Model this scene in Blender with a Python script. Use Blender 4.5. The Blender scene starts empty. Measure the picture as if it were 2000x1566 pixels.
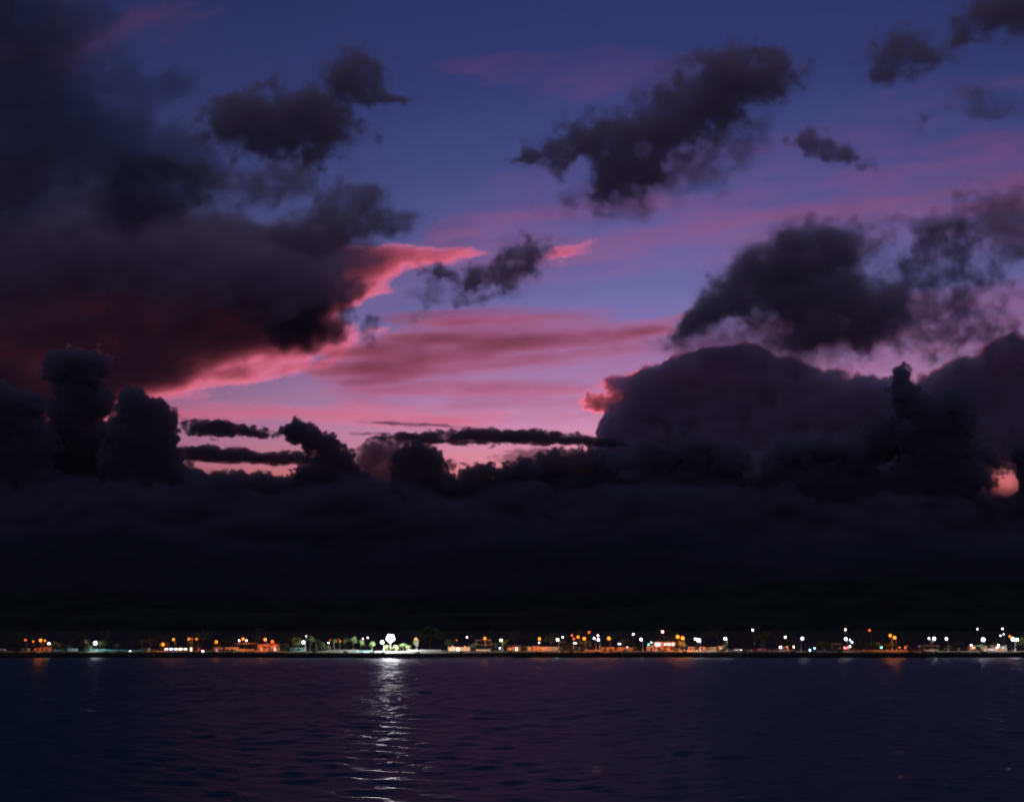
import bpy, bmesh, math, random
import numpy as np
from mathutils import Vector, Matrix

# ------------------------------------------------------------------ camera, world, sun, exposure
SC = bpy.context.scene
COL = SC.collection
W_PX, H_PX, F_PX = 2000.0, 1566.0, 2747.0       # photograph frame and focal length in its pixels
HORIZON = 1229.0
CAM_Z = 15.0                                     # ship deck
PITCH = math.atan((HORIZON - H_PX / 2) / F_PX)
cam_data = bpy.data.cameras.new('camera')
cam_data.sensor_width = 36.0
cam_data.lens = 36.0 * F_PX / W_PX
cam_data.clip_start = 1.0
cam_data.clip_end = 500000.0
cam = bpy.data.objects.new('camera', cam_data)
cam.location = (0, 0, CAM_Z)
cam.rotation_euler = (math.pi / 2 + PITCH, 0, 0)
COL.objects.link(cam)
SC.camera = cam

SUN_DIP = math.radians(3.0)                      # the sun is below the horizon, straight ahead (+Y)
world = bpy.data.worlds.new('World')
SC.world = world
world.use_nodes = True
nt = world.node_tree
nt.nodes.clear()
def wn(t, **kw):
    n = nt.nodes.new(t)
    for k, v in kw.items(): setattr(n, k, v)
    return n
def wl(a, b): nt.links.new(a, b)
def wmath(op, a, b=None, clamp=False):
    n = wn('ShaderNodeMath', operation=op, use_clamp=clamp)
    for i, v in enumerate((a, b)):
        if v is None: continue
        if isinstance(v, (int, float)): n.inputs[i].default_value = v
        else: wl(v, n.inputs[i])
    return n.outputs[0]
out = wn('ShaderNodeOutputWorld')
tc = wn('ShaderNodeTexCoord')
sep = wn('ShaderNodeSeparateXYZ'); wl(tc.outputs['Generated'], sep.inputs[0])
elev = wmath('ARCSINE', sep.outputs['Z'])                                   # radians above the horizon
azim = wmath('ARCTAN2', sep.outputs['X'], sep.outputs['Y'])                 # 0 = sunset side
# dusk colours by height above the horizon on the sunset side
ramp = wn('ShaderNodeValToRGB')
er = ramp.color_ramp
er.interpolation = 'B_SPLINE'
def srgb(r, g, b):
    f = lambda c: (c / 255 / 12.92) if c / 255 <= .04045 else ((c / 255 + .055) / 1.055) ** 2.4
    return (f(r), f(g), f(b), 1)
stops = [(-2, (150, 60, 50)), (4, (240, 96, 78)), (5.6, (236, 112, 104)), (7.1, (226, 146, 174)), (8.9, (192, 136, 176)),
         (11, (140, 116, 174)), (13.6, (104, 106, 166)), (18.2, (64, 69, 130)), (24.5, (36, 43, 95)),
         (40, (32, 40, 84)), (90, (30, 36, 72))]
E0, E1 = -2.0, 90.0
while len(er.elements) < len(stops): er.elements.new(0.5)
for e, (deg, c) in zip(er.elements, stops):
    e.position = math.sqrt((deg - E0) / (E1 - E0))
    e.color = srgb(*c)
k = wmath('SUBTRACT', elev, math.radians(E0))
k = wmath('DIVIDE', k, math.radians(E1 - E0), clamp=True)
k = wmath('SQRT', k)
wl(k, ramp.inputs['Fac'])
# darker to the sides; brightened behind the camera as fill on the cloud fronts
az2 = wmath('SUBTRACT', azim, math.radians(7.0))
az2 = wmath('MULTIPLY', az2, az2)
fall = wmath('EXPONENT', wmath('MULTIPLY', az2, -5.6))
east_fill = srgb(70, 68, 94); side = srgb(32, 36, 74)
mul = wn('ShaderNodeMix', data_type='RGBA'); wl(fall, mul.inputs['Factor'])
away = wn('ShaderNodeMapRange', interpolation_type='SMOOTHSTEP'); wl(wmath('ABSOLUTE', azim), away.inputs['Value'])
away.inputs['From Min'].default_value = math.radians(35); away.inputs['From Max'].default_value = math.radians(110)
dusk = wn('ShaderNodeMix', data_type='RGBA'); wl(away.outputs[0], dusk.inputs['Factor']); dusk.inputs['A'].default_value = side; dusk.inputs['B'].default_value = east_fill
wl(dusk.outputs['Result'], mul.inputs['A']); wl(ramp.outputs['Color'], mul.inputs['B'])
bg1 = wn('ShaderNodeBackground'); wl(mul.outputs['Result'], bg1.inputs['Color']); bg1.inputs['Strength'].default_value = 1.0
sky = wn('ShaderNodeTexSky', sky_type='NISHITA')
sky.sun_disc = False
sky.sun_elevation = -SUN_DIP
sky.sun_rotation = 0.0
bg2 = wn('ShaderNodeBackground'); wl(sky.outputs[0], bg2.inputs['Color']); bg2.inputs['Strength'].default_value = 0.05
add = wn('ShaderNodeAddShader'); wl(bg1.outputs[0], add.inputs[0]); wl(bg2.outputs[0], add.inputs[1])
wl(add.outputs[0], out.inputs['Surface'])

sun_d = bpy.data.lights.new('sun', 'SUN')
sun_d.energy = 4.2
sun_d.color = (1.0, 0.18, 0.25)
sun_d.angle = math.radians(0.5)
sun_o = bpy.data.objects.new('sun', sun_d)
COL.objects.link(sun_o)
# light travels towards -Y and slightly upwards (sun 3 degrees below the horizon)
sun_o.rotation_euler = Vector((0, -math.cos(SUN_DIP), math.sin(SUN_DIP))).to_track_quat('-Z', 'Y').to_euler()

SC.view_settings.view_transform = 'Standard'
SC.view_settings.look = 'None'
SC.view_settings.exposure = 0.0
SC.view_settings.gamma = 1.0
SC.render.engine = 'CYCLES'
cy = SC.cycles
cy.max_bounces = 5; cy.diffuse_bounces = 2; cy.glossy_bounces = 3; cy.transmission_bounces = 3
cy.volume_bounces = 2
cy.transparent_max_bounces = 24
cy.caustics_reflective = False; cy.caustics_refractive = False
cy.sample_clamp_indirect = 4.0; cy.sample_clamp_direct = 20.0
cy.use_denoising = True
cy.use_light_tree = True
cy.filter_width = 2.2

# ------------------------------------------------------------------ helpers
cosP, sinP = math.cos(PITCH), math.sin(PITCH)
def ray(px, py):
    u = (px - W_PX / 2) / F_PX; w = (H_PX / 2 - py) / F_PX
    return u, cosP - w * sinP, sinP + w * cosP
def at(px, py, Y):
    dx, dy, dz = ray(px, py); t = Y / dy
    return Vector((dx * t, Y, CAM_Z + dz * t))
def shore(x):                                     # Y of the waterline
    x = np.asarray(x, dtype=float)
    return 770.0 - 22 * np.exp(-((x + 52) / 30) ** 2) + 3 * np.sin(x / 37) + 2 * np.sin(x / 13 + 1)
def ground(Y):
    return 2.7 + 0.0105 * (min(max(Y, 776), 1500) - 776)

def node_mat(name, base, rough=0.8, spec=0.3, noise=None, amp=0.25, metallic=0.0, bump=0.0):
    m = bpy.data.materials.new(name); m.use_nodes = True
    n = m.node_tree.nodes; l = m.node_tree.links
    b = n['Principled BSDF']
    b.inputs['Roughness'].default_value = rough
    b.inputs['Specular IOR Level'].default_value = spec
    b.inputs['Metallic'].default_value = metallic
    tcn = n.new('ShaderNodeTexCoord'); ns = n.new('ShaderNodeTexNoise')
    ns.inputs['Scale'].default_value = noise or 1.5; ns.inputs['Detail'].default_value = 5
    l.new(tcn.outputs['Object'], ns.inputs['Vector'])
    rp = n.new('ShaderNodeValToRGB')
    rp.color_ramp.elements[0].position = .3; rp.color_ramp.elements[1].position = .7
    rp.color_ramp.elements[0].color = tuple(c * (1 - amp) for c in base) + (1,)
    rp.color_ramp.elements[1].color = tuple(min(1, c * (1 + amp)) for c in base) + (1,)
    l.new(ns.outputs['Fac'], rp.inputs['Fac']); l.new(rp.outputs['Color'], b.inputs['Base Color'])
    if bump:
        bp = n.new('ShaderNodeBump'); bp.inputs['Strength'].default_value = bump
        l.new(ns.outputs['Fac'], bp.inputs['Height']); l.new(bp.outputs['Normal'], b.inputs['Normal'])
    return m
def glow_mat(name, color, strength):
    m = bpy.data.materials.new(name); m.use_nodes = True
    n = m.node_tree.nodes; l = m.node_tree.links; n.clear()
    e = n.new('ShaderNodeEmission'); e.inputs['Color'].default_value = (*color, 1); e.inputs['Strength'].default_value = strength
    o = n.new('ShaderNodeOutputMaterial'); l.new(e.outputs[0], o.inputs['Surface'])
    m.cycles.emission_sampling = 'NONE'
    return m
def bulb(parent, loc, color, radiance, r):
    """the light a lamp gives off: a sphere light just outside its globe"""
    d = bpy.data.lights.new('bulb', 'POINT'); d.color = color; d.shadow_soft_size = r * 1.04
    d.energy = 4 * math.pi ** 2 * r * r * radiance
    o = bpy.data.objects.new('bulb', d); o.parent = parent; o.location = loc; COL.objects.link(o)
    return o
_cloud_mats = {}
def cloud_mat(density, color, g):
    key = (round(density, 7), color, g)
    if key not in _cloud_mats:
        m = bpy.data.materials.new('cloud_vapour'); m.use_nodes = True
        n = m.node_tree.nodes; l = m.node_tree.links; n.clear()
        a = n.new('ShaderNodeVolumePrincipled')
        a.inputs['Color'].default_value = (*color, 1); a.inputs['Density'].default_value = density
        a.inputs['Anisotropy'].default_value = g
        a.inputs['Absorption Color'].default_value = (0, 0, 0, 1)
        o = n.new('ShaderNodeOutputMaterial'); l.new(a.outputs[0], o.inputs['Volume'])
        _cloud_mats[key] = m
    return _cloud_mats[key]

def tag(o, label=None, cat=None, group=None, kind=None):
    if label: o['label'] = label
    if cat: o['category'] = cat
    if group: o['group'] = group
    if kind: o['kind'] = kind
    return o
def empty(name, loc, rz=0.0):
    o = bpy.data.objects.new(name, None); o.location = loc; o.rotation_euler = (0, 0, rz)
    COL.objects.link(o); return o
def mesh_obj(name, me, mat, parent=None, loc=None):
    o = bpy.data.objects.new(name, me)
    if mat and not len(me.materials): me.materials.append(mat)
    if parent: o.parent = parent
    if loc is not None: o.location = loc
    COL.objects.link(o); return o

class MB:
    """collects boxes, tubes, quads; build() links them as one mesh"""
    def __init__(self): self.v = []; self.f = []
    def box(self, c, s, rz=0.0):
        b = len(self.v); cx, cy_, cz = c; ca, sa = math.cos(rz), math.sin(rz)
        for z in (-.5, .5):
            for x, y in ((-.5, -.5), (.5, -.5), (.5, .5), (-.5, .5)):
                X, Y = x * s[0], y * s[1]
                self.v.append((cx + X * ca - Y * sa, cy_ + X * sa + Y * ca, cz + z * s[2]))
        for q in ((3, 2, 1, 0), (4, 5, 6, 7), (0, 1, 5, 4), (1, 2, 6, 5), (2, 3, 7, 6), (3, 0, 4, 7)):
            self.f.append(tuple(b + i for i in q))
        return self
    def tube(self, pts, radii, n=6):
        b = len(self.v); pts = [Vector(p) for p in pts]
        for i, p in enumerate(pts):
            d = (pts[min(i + 1, len(pts) - 1)] - pts[max(i - 1, 0)]).normalized()
            a = d.orthogonal().normalized(); c = d.cross(a)
            r = radii[i] if isinstance(radii, (list, tuple)) else radii
            for k in range(n):
                t = 2 * math.pi * k / n
                self.v.append(tuple(p + a * (r * math.cos(t)) + c * (r * math.sin(t))))
        for i in range(len(pts) - 1):
            for k in range(n):
                self.f.append((b + i * n + k, b + i * n + (k + 1) % n, b + (i + 1) * n + (k + 1) % n, b + (i + 1) * n + k))
        self.f.append(tuple(b + k for k in reversed(range(n))))
        e = b + (len(pts) - 1) * n
        self.f.append(tuple(e + k for k in range(n)))
        return self
    def ball(self, c, r, nu=8, nv=5, sz=1.0):
        b = len(self.v)
        self.v.append((c[0], c[1], c[2] + r * sz))
        for j in range(1, nv):
            a = math.pi * j / nv
            for i in range(nu):
                t = 2 * math.pi * i / nu
                self.v.append((c[0] + r * math.sin(a) * math.cos(t), c[1] + r * math.sin(a) * math.sin(t), c[2] + r * sz * math.cos(a)))
        self.v.append((c[0], c[1], c[2] - r * sz))
        for i in range(nu): self.f.append((b, b + 1 + i, b + 1 + (i + 1) % nu))
        for j in range(nv - 2):
            for i in range(nu):
                p = b + 1 + j * nu
                self.f.append((p + i, p + nu + i, p + nu + (i + 1) % nu, p + (i + 1) % nu))
        p = b + 1 + (nv - 2) * nu; e = len(self.v) - 1
        for i in range(nu): self.f.append((p + i, e, p + (i + 1) % nu))
        return self
    def prism(self, prof, axis_len, axis='x'):
        """closed profile (a,z) extruded along an axis, centred"""
        b = len(self.v); n = len(prof); h = axis_len / 2
        for s in (-h, h):
            for a, z in prof: self.v.append((s, a, z) if axis == 'x' else (a, s, z))
        for i in range(n): self.f.append((b + i, b + (i + 1) % n, b + n + (i + 1) % n, b + n + i))
        self.f.append(tuple(b + i for i in reversed(range(n)))); self.f.append(tuple(b + n + i for i in range(n)))
        return self
    def quad(self, a, b_, c, d):
        b = len(self.v); self.v += [tuple(a), tuple(b_), tuple(c), tuple(d)]; self.f.append((b, b + 1, b + 2, b + 3)); return self
    def mesh(self, name, mat=None, smooth=False):
        me = bpy.data.meshes.new(name); me.from_pydata(self.v, [], self.f); me.update()
        bm = bmesh.new(); bm.from_mesh(me); bmesh.ops.recalc_face_normals(bm, faces=bm.faces); bm.to_mesh(me); bm.free()
        if smooth: me.polygons.foreach_set('use_smooth', [True] * len(me.polygons))
        if mat: me.materials.append(mat)
        return me
    def build(self, name, mat, parent=None, loc=None, smooth=False):
        return mesh_obj(name, self.mesh(name, mat, smooth), None, parent, loc)

# numpy noise ------------------------------------------------------
def _hash(ix, iy, seed):
    h = (ix.astype(np.int64) * 374761393 + iy.astype(np.int64) * 668265263 + seed * 1442695041) & 0xffffffff
    h = ((h ^ (h >> 13)) * 1274126177) & 0xffffffff
    return ((h ^ (h >> 16)) & 0xffffff) / float(0xffffff)
def perlin(x, y, seed=0):
    ix, iy = np.floor(x), np.floor(y); fx, fy = x - ix, y - iy
    ix = ix.astype(np.int64); iy = iy.astype(np.int64)
    def g(dx, dy):
        a = _hash(ix + dx, iy + dy, seed) * 2 * np.pi
        return np.cos(a) * (fx - dx) + np.sin(a) * (fy - dy)
    u = fx ** 3 * (fx * (fx * 6 - 15) + 10); v = fy ** 3 * (fy * (fy * 6 - 15) + 10)
    return ((g(0, 0) * (1 - u) + g(1, 0) * u) * (1 - v) + (g(0, 1) * (1 - u) + g(1, 1) * u) * v) * 1.5
def fbm(x, y, seed=0, octv=5, gain=.5):
    s = 0; a = 1; f = 1; n = 0
    for o in range(octv):
        s = s + a * perlin(x * f + 17.3 * o, y * f - 9.1 * o, seed + o * 31); n += a; a *= gain; f *= 2.03
    return s / n
def worley(x, y, seed=0):
    ix, iy = np.floor(x).astype(np.int64), np.floor(y).astype(np.int64)
    best = np.full(x.shape, 9.0)
    for dx in (-1, 0, 1):
        for dy in (-1, 0, 1):
            px = ix + dx + _hash(ix + dx, iy + dy, seed); py = iy + dy + _hash(ix + dx, iy + dy, seed + 77)
            best = np.minimum(best, (px - x) ** 2 + (py - y) ** 2)
    return np.sqrt(best)
def puffs(x, y, seed=0):
    s = 0; a = 1.0; f = 1.0
    for o in range(4):
        s = s + a * (0.5 - worley(x * f + 3.7 * o, y * f + 5.1 * o, seed + 13 * o)); a *= .5; f *= 2.1
    return s

# ------------------------------------------------------------------ clouds: closed bodies of even vapour, thin at the rim, thick inside
def seg_poly_sdf(x, y, pts):
    d = np.full(x.shape, 1e18); s = np.ones(x.shape)
    n = len(pts)
    for i in range(n):
        ax, ay = pts[i]; bx, by = pts[i - 1]
        ex, ey = bx - ax, by - ay; wx, wy = x - ax, y - ay
        t = np.clip((wx * ex + wy * ey) / (ex * ex + ey * ey), 0, 1)
        d = np.minimum(d, (wx - ex * t) ** 2 + (wy - ey * t) ** 2)
        c1 = y >= ay; c2 = y < by; c3 = ex * wy > ey * wx
        flip = (c1 & c2 & c3) | (~c1 & ~c2 & ~c3)
        s = np.where(flip, -s, s)
    return s * np.sqrt(d)
def sm(a, b, x):
    t = np.clip((x - a) / (b - a), 0, 1); return t * t * (3 - 2 * t)

def thickness(PX, PY, blobs=(), poly=None, style='cumulus', soft=6.0, scale=45.0, amp=14.0, aspect=1.0, mod=0.0, mod_scale=None,
              seed=1, shape=None, power=1.3, rot=0.0, erode=.8, cut=.32, halo=.0, blend=10.0):
    """relative thickness (0..1 and a little over) of a cloud over a field of coordinates"""
    c, s = math.cos(math.radians(rot)), math.sin(math.radians(rot))
    NX = (PX * c + PY * s) / (scale * aspect); NY = (-PX * s + PY * c) / scale
    wx = fbm(NX * .8, NY * .8, seed + 5, 6, .58); wy = fbm(NX * .8 + 40, NY * .8 + 11, seed + 9, 6, .58)
    ax_, ay_ = wx * aspect ** .5, wy / aspect ** .25
    WX = PX + 2 * amp * (ax_ * c - ay_ * s); WY = PY + 2 * amp * (ax_ * s + ay_ * c)
    d = np.full(PX.shape, 1e6); g_ = np.ones(PX.shape)
    for b in blobs:
        cx, cy_, rx, ry = b[:4]; an = math.radians(b[4]) if len(b) > 4 else 0.0
        dx, dy = WX - cx, WY - cy_
        X = dx * math.cos(an) + dy * math.sin(an); Y = -dx * math.sin(an) + dy * math.cos(an)
        r2 = (X / rx) ** 2 + (Y / ry) ** 2
        g_ = g_ * (1 - np.exp(-.62 * r2))
        e = (np.sqrt(r2) - 1) * min(rx, ry)
        h = np.clip(.5 + .5 * (d - e) / blend, 0, 1); d = d * (1 - h) + e * h - blend * h * (1 - h)
    if poly:
        e = seg_poly_sdf(WX, WY, poly); d = np.minimum(d, e); g_ = g_ * (1 - sm(-soft, soft, -e))
    if style == 'cumulus':
        d = d - amp * (1.45 * puffs(NX * 1.5, NY * 1.5, seed) + .22 * fbm(NX * 5, NY * 5, seed + 3, 5, .65))
        T = 1 - np.exp(-(np.maximum(-d, 0) / soft) ** power)
    else:
        cv = 1 - g_
        n = fbm(NX * 1.3, NY * 1.3, seed, 7, .58); n2 = puffs(NX * 1.1, NY * 1.1, seed + 8)
        T = np.clip((cv - cut + erode * (n + .25 * n2) * (1.2 - cv * .7)) / (1 - cut), 0, 1) ** power * sm(.03, .22, cv)
        if halo: T = T + halo * sm(.02, .5, cv) * np.clip(.5 + 1.6 * fbm(NX * .9 + 9, NY * .9, seed + 61, 7, .6), 0, 1)
    if mod:
        ms = mod_scale or scale
        MX = (PX * c + PY * s) / (ms * aspect); MY = (-PX * s + PY * c) / ms
        T = T * np.clip(1 + mod * 2.2 * fbm(MX, MY, seed + 50, 7, .58), 0.0, 3.0)
    if shape is not None: T = T * shape(PX, PY)
    return np.where(T < 0.004, 0, T)

def cloud(name, label, D, blobs=(), poly=None, tau=6.0, thick=495.0, color=(.5, .45, .5), g=0.0, step=3.0, lean=0.0, relief=.12, group=None, kind=None, **kw):
    xs, ys = [], []
    for b in blobs:
        R = max(b[2], b[3]) * (1.9 if kw.get('style') == 'soft' else 1); xs += [b[0] - R, b[0] + R]; ys += [b[1] - R, b[1] + R]
    if poly: xs += [p[0] for p in poly]; ys += [p[1] for p in poly]
    amp = kw.get('amp', 14.0); scale = kw.get('scale', 45.0); seed = kw.get('seed', 1)
    pad = amp * 1.6 + 14 + (kw.get('soft', 6.0) if kw.get('style') == 'soft' else 0)
    x0, x1, y0, y1 = min(xs) - pad, max(xs) + pad, min(ys) - pad, min(max(ys) + pad, HORIZON - 4)
    nx, ny = int((x1 - x0) / step) + 2, int((y1 - y0) / step) + 2
    PX, PY = np.meshgrid(x0 + step * np.arange(nx), y0 + step * np.arange(ny))
    T = thickness(PX, PY, blobs, poly, **kw)
    T[0, :] = 0; T[-1, :] = 0; T[:, 0] = 0; T[:, -1] = 0
    NX = PX / scale; NY = PY / scale
    # where it stands: a leaning plane at distance D, thickness along its normal
    u = (PX - W_PX / 2) / F_PX; w = (H_PX / 2 - PY) / F_PX
    dy_ = cosP - w * sinP; dz_ = sinP + w * cosP
    mx, my = min(max((x0 + x1) / 2, 150), 1850), (y0 + y1) / 2
    nrm = np.array(ray(mx, my)); nrm /= np.linalg.norm(nrm)                # broadside to where it is seen from
    if lean: nrm = nrm + np.array([0, 0, lean * .5]); nrm /= np.linalg.norm(nrm)
    ctr = np.array(at(mx, my, D)) - np.array([0, 0, CAM_Z])
    t = float((ctr * nrm).sum()) / (u * nrm[0] + dy_ * nrm[1] + dz_ * nrm[2])
    P = np.stack([u * t, dy_ * t, CAM_Z + dz_ * t], -1)
    cosv = 1.0
    Th = T * thick * cosv
    bulge = thick * relief * fbm(NX * .6, NY * .6, seed + 70, 4) * np.clip(T * 2, 0, 1)
    front = P + nrm * (bulge - Th * .5)[..., None]
    back = P + nrm * (bulge + Th * .5)[..., None]
    inside = T > 0
    q = inside[:-1, :-1] | inside[1:, :-1] | inside[:-1, 1:] | inside[1:, 1:]
    idx = np.arange(nx * ny).reshape(ny, nx)
    bidx = np.where(inside, idx + nx * ny, idx)
    def quads(I, rev):
        Q = np.stack([I[:-1, :-1][q], I[:-1, 1:][q], I[1:, 1:][q], I[1:, :-1][q]], -1)
        return Q[:, ::-1] if rev else Q
    Q = np.concatenate([quads(idx, True), quads(bidx, False)])
    V = np.concatenate([front.reshape(-1, 3), back.reshape(-1, 3)])
    used = np.unique(Q); remap = np.full(len(V), -1); remap[used] = np.arange(len(used))
    V = V[used]; Q = remap[Q]
    org = V.mean(0)
    me = bpy.data.meshes.new(name)
    me.vertices.add(len(V)); me.vertices.foreach_set('co', (V - org).astype(np.float32).ravel())
    me.loops.add(Q.size); me.loops.foreach_set('vertex_index', Q.astype(np.int32).ravel())
    me.polygons.add(len(Q)); me.polygons.foreach_set('loop_start', np.arange(0, Q.size, 4, dtype=np.int32))
    me.update(calc_edges=True)
    me.materials.append(cloud_mat(tau / thick, color, g))
    o = bpy.data.objects.new(name, me); o.location = org
    COL.objects.link(o)
    tag(o, label, 'cloud', group, kind)
    return o

#CLOUDS
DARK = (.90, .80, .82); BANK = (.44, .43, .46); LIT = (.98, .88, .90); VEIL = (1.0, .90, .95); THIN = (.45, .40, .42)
# --- high sheets that still catch the red light from below the horizon (about 45 km away, 7 to 14 km up)
cloud('sheet_cloud', 'dark cloud sheet with glowing coral lower edge slanting up from the dark towers', 46000,
      poly=[(120, 480), (420, 470), (560, 520), (640, 606), (700, 640), (752, 646), (700, 668), (640, 690), (560, 716), (450, 748), (300, 776), (200, 830), (0, 870), (-200, 880), (-200, 500)],
      style='soft', tau=8, soft=60, thick=990, color=(1.0, .95, 1.0), g=.38, scale=70, amp=18, aspect=3, rot=-12, seed=21, step=4, lean=.5, power=2.0, erode=.6)
cloud('sheet_cloud', 'grey cloud sheet with rosy curved edge above the coral streak', 45000,
      poly=[(400, 560), (480, 490), (660, 478), (860, 484), (960, 497), (870, 508), (795, 528), (740, 562), (700, 592), (640, 612), (520, 600)],
      style='soft', tau=4.2, soft=30, thick=715, color=LIT, g=.42, scale=60, amp=14, aspect=3, rot=-14, seed=23, step=4, lean=.5, power=1.5)
cloud('streak_cloud', 'broad flat rose pink streak across the middle of the sky', 47000,
      poly=[(600, 690), (720, 650), (860, 630), (1080, 638), (1340, 618), (1330, 650), (1200, 704), (1080, 728), (900, 742), (740, 738), (640, 720)],
      style='soft', tau=1.7, soft=50, thick=275, color=THIN, g=.42, scale=60, amp=10, aspect=9, mod=.5, mod_scale=22, rot=-4, seed=25, step=4, lean=.8)
cloud('streak_cloud', 'low salmon pink streak above the small dark cloud bars', 49000,
      poly=[(280, 790), (480, 784), (700, 786), (880, 800), (1000, 818), (880, 832), (600, 824), (330, 822)],
      style='soft', tau=.7, soft=30, thick=220, color=(.7,.6,.65), g=.42, scale=50, amp=9, aspect=6, mod=.4, mod_scale=20, rot=2, seed=27, step=4, lean=.8)
cloud('streak_cloud', 'thin lilac streak just under the broad rose streak', 48000,
      poly=[(640, 752), (900, 744), (1180, 752), (1150, 772), (900, 776), (700, 770)],
      style='soft', tau=.5, soft=14, thick=165, color=(.4, .36, .4), g=.5, scale=40, amp=7, aspect=9, mod=.6, mod_scale=14, rot=-2, seed=28, step=4, lean=.8)
cloud('streak_cloud', 'slate blue streak between the small torn cloud and the rose streak', 47500,
      poly=[(740, 612), (960, 596), (1200, 606), (1180, 628), (980, 632), (780, 634)],
      style='soft', tau=.55, soft=18, thick=165, color=(.35, .32, .38), g=.4, scale=40, amp=8, aspect=8, mod=.6, mod_scale=18, rot=-3, seed=30, step=4, lean=.8)
cloud('veil_cloud', 'hazy mauve veil spread across the open sky above the hooked cloud', 41000,
      poly=[(560, 520), (900, 400), (1300, 300), (1700, 250), (2200, 180), (2200, 520), (1700, 520), (1300, 560), (900, 600), (640, 600)],
      style='soft', tau=.14, soft=110, thick=300, color=(.42, .40, .55), g=.42, scale=110, amp=30, aspect=5, mod=.9, mod_scale=40, rot=-9, seed=38, step=7, erode=1.0)
cloud('veil_cloud', 'pale lilac veil low between the rose streak and the purple mass', 46500,
      poly=[(560, 760), (800, 730), (1100, 715), (1350, 640), (1700, 560), (2150, 560), (2150, 760), (1500, 800), (1200, 830), (800, 830)],
      style='soft', tau=.3, soft=50, thick=300, color=(.55, .5, .7), g=.3, scale=70, amp=16, aspect=7, mod=.9, mod_scale=24, rot=-5, seed=40, step=6, erode=1.0)
cloud('streak_cloud', 'faint mauve streak under the ragged dark cloud at the top', 40000,
      poly=[(900, 130), (1150, 112), (1500, 92), (1540, 130), (1200, 170), (950, 180)],
      style='soft', tau=.11, soft=60, thick=220, color=(.30, .30, .42), g=.5, scale=70, amp=20, aspect=6, mod=.5, erode=1.2, rot=-5, seed=29, step=6, lean=1)
cloud('streak_cloud', 'long thin mauve veil stretching right of the sky\'s middle', 42000,
      poly=[(860, 470), (1100, 440), (1500, 400), (2150, 330), (2150, 430), (1600, 440), (1150, 500), (900, 520)],
      style='soft', tau=.34, soft=70, thick=275, color=(.30, .30, .42), g=.5, scale=80, amp=20, aspect=8, mod=.6, erode=1.2, mod_scale=30, rot=-6, seed=31, step=6, lean=1)
cloud('streak_cloud', 'dull plum streak in the upper corner over the dark veil', 40000,
      poly=[(-120, 130), (60, 80), (250, 30), (420, -10), (400, 30), (260, 90), (100, 140), (-120, 190)],
      style='soft', tau=.13, soft=60, thick=275, color=(.26, .24, .3), g=.4, scale=70, amp=34, aspect=3, mod=.6, erode=1.2, rot=-20, seed=33, step=6, lean=1)
cloud('wisp_cloud', 'tiny pink wisp right of the small dark cloud', 43000, blobs=[(1108, 492, 34, 12, -20)],
      style='soft', tau=1.1, soft=12, thick=220, color=LIT, g=.42, scale=30, amp=8, aspect=2, seed=35, step=3)
cloud('cloud', 'crag of cloud with red sunlit rim at the tip of the purple mass', 44000,
      poly=[(1128, 782), (1160, 765), (1185, 770), (1165, 742), (1200, 736), (1270, 716), (1330, 740), (1330, 830), (1240, 830), (1200, 810), (1160, 808), (1138, 796)],
      style='cumulus', tau=5, soft=9, thick=385, color=LIT, g=.42, scale=30, amp=7, seed=37, step=2.5, power=1.2)

# --- the wide dark veil on one side and other shaded middle clouds (10 to 30 km)
cloud('veil_cloud', 'huge dark grey veil of cloud filling one side of the sky', 12500,
      poly=[(-400, 290), (-100, 320), (120, 330), (300, 400), (470, 455), (640, 490), (690, 530), (640, 580), (480, 590), (300, 600), (100, 625), (-400, 640)],
      style='soft', tau=2.6, soft=80, thick=825, color=VEIL, scale=150, amp=44, aspect=1.6, mod=.5, mod_scale=110, rot=-20, seed=41, step=6, lean=.5, power=1.4)
cloud('veil_cloud', 'thin blue grey veil in the upper corner', 8000,
      poly=[(-400, -200), (60, -160), (120, 60), (330, 150), (420, 300), (330, 420), (-400, 480)],
      style='soft', tau=1.7, soft=140, thick=495, color=(.42, .42, .5), scale=160, amp=70, aspect=1.5, mod=.45, mod_scale=120, rot=-20, seed=43, step=8, lean=1.0)
cloud('cloud', 'added smoky roll of cloud hiding the lit top rim of the coral edged sheet', 13500,  # added cloud that hides the pink backlit rim of the sheet's top
      blobs=[(-60, 500, 180, 52, 2), (160, 492, 170, 50, -3), (380, 478, 150, 48, 2), (560, 486, 110, 42, 6), (250, 520, 240, 40)],
      style='soft', tau=4.2, soft=40, thick=500, color=VEIL, scale=110, amp=26, aspect=2, rot=-6, seed=46, step=5, power=1.7, cut=.24)
cloud('cloud', 'round smoky core of cloud above the coral streak', 15000,
      blobs=[(585, 570, 85, 72), (540, 530, 60, 40), (610, 620, 60, 40)], style='soft', tau=4, soft=38, thick=660, color=BANK, scale=70, amp=22, seed=45, step=5)
cloud('cloud', 'ragged smoke grey cloud below the flat dark cloud', 9000,
      blobs=[(430, 370, 110, 42, -10), (340, 330, 60, 30, 20), (560, 350, 60, 30, -25), (260, 390, 60, 60)],
      style='soft', tau=1.56, soft=28, thick=275, color=DARK, scale=70, amp=34, mod=.6, mod_scale=50, seed=47, step=5, power=2.1, cut=.25, halo=.12)
cloud('cloud', 'soft dark cloud leaning over the rosy curved edge', 9000,
      blobs=[(690, 385, 62, 40, -15), (640, 430, 60, 40), (740, 440, 70, 24, -5), (580, 470, 70, 26)],
      style='soft', tau=2.03, soft=30, thick=275, color=DARK, scale=60, amp=26, mod=.5, mod_scale=50, seed=49, step=4, power=2.1, cut=.25, halo=.12)
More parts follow.
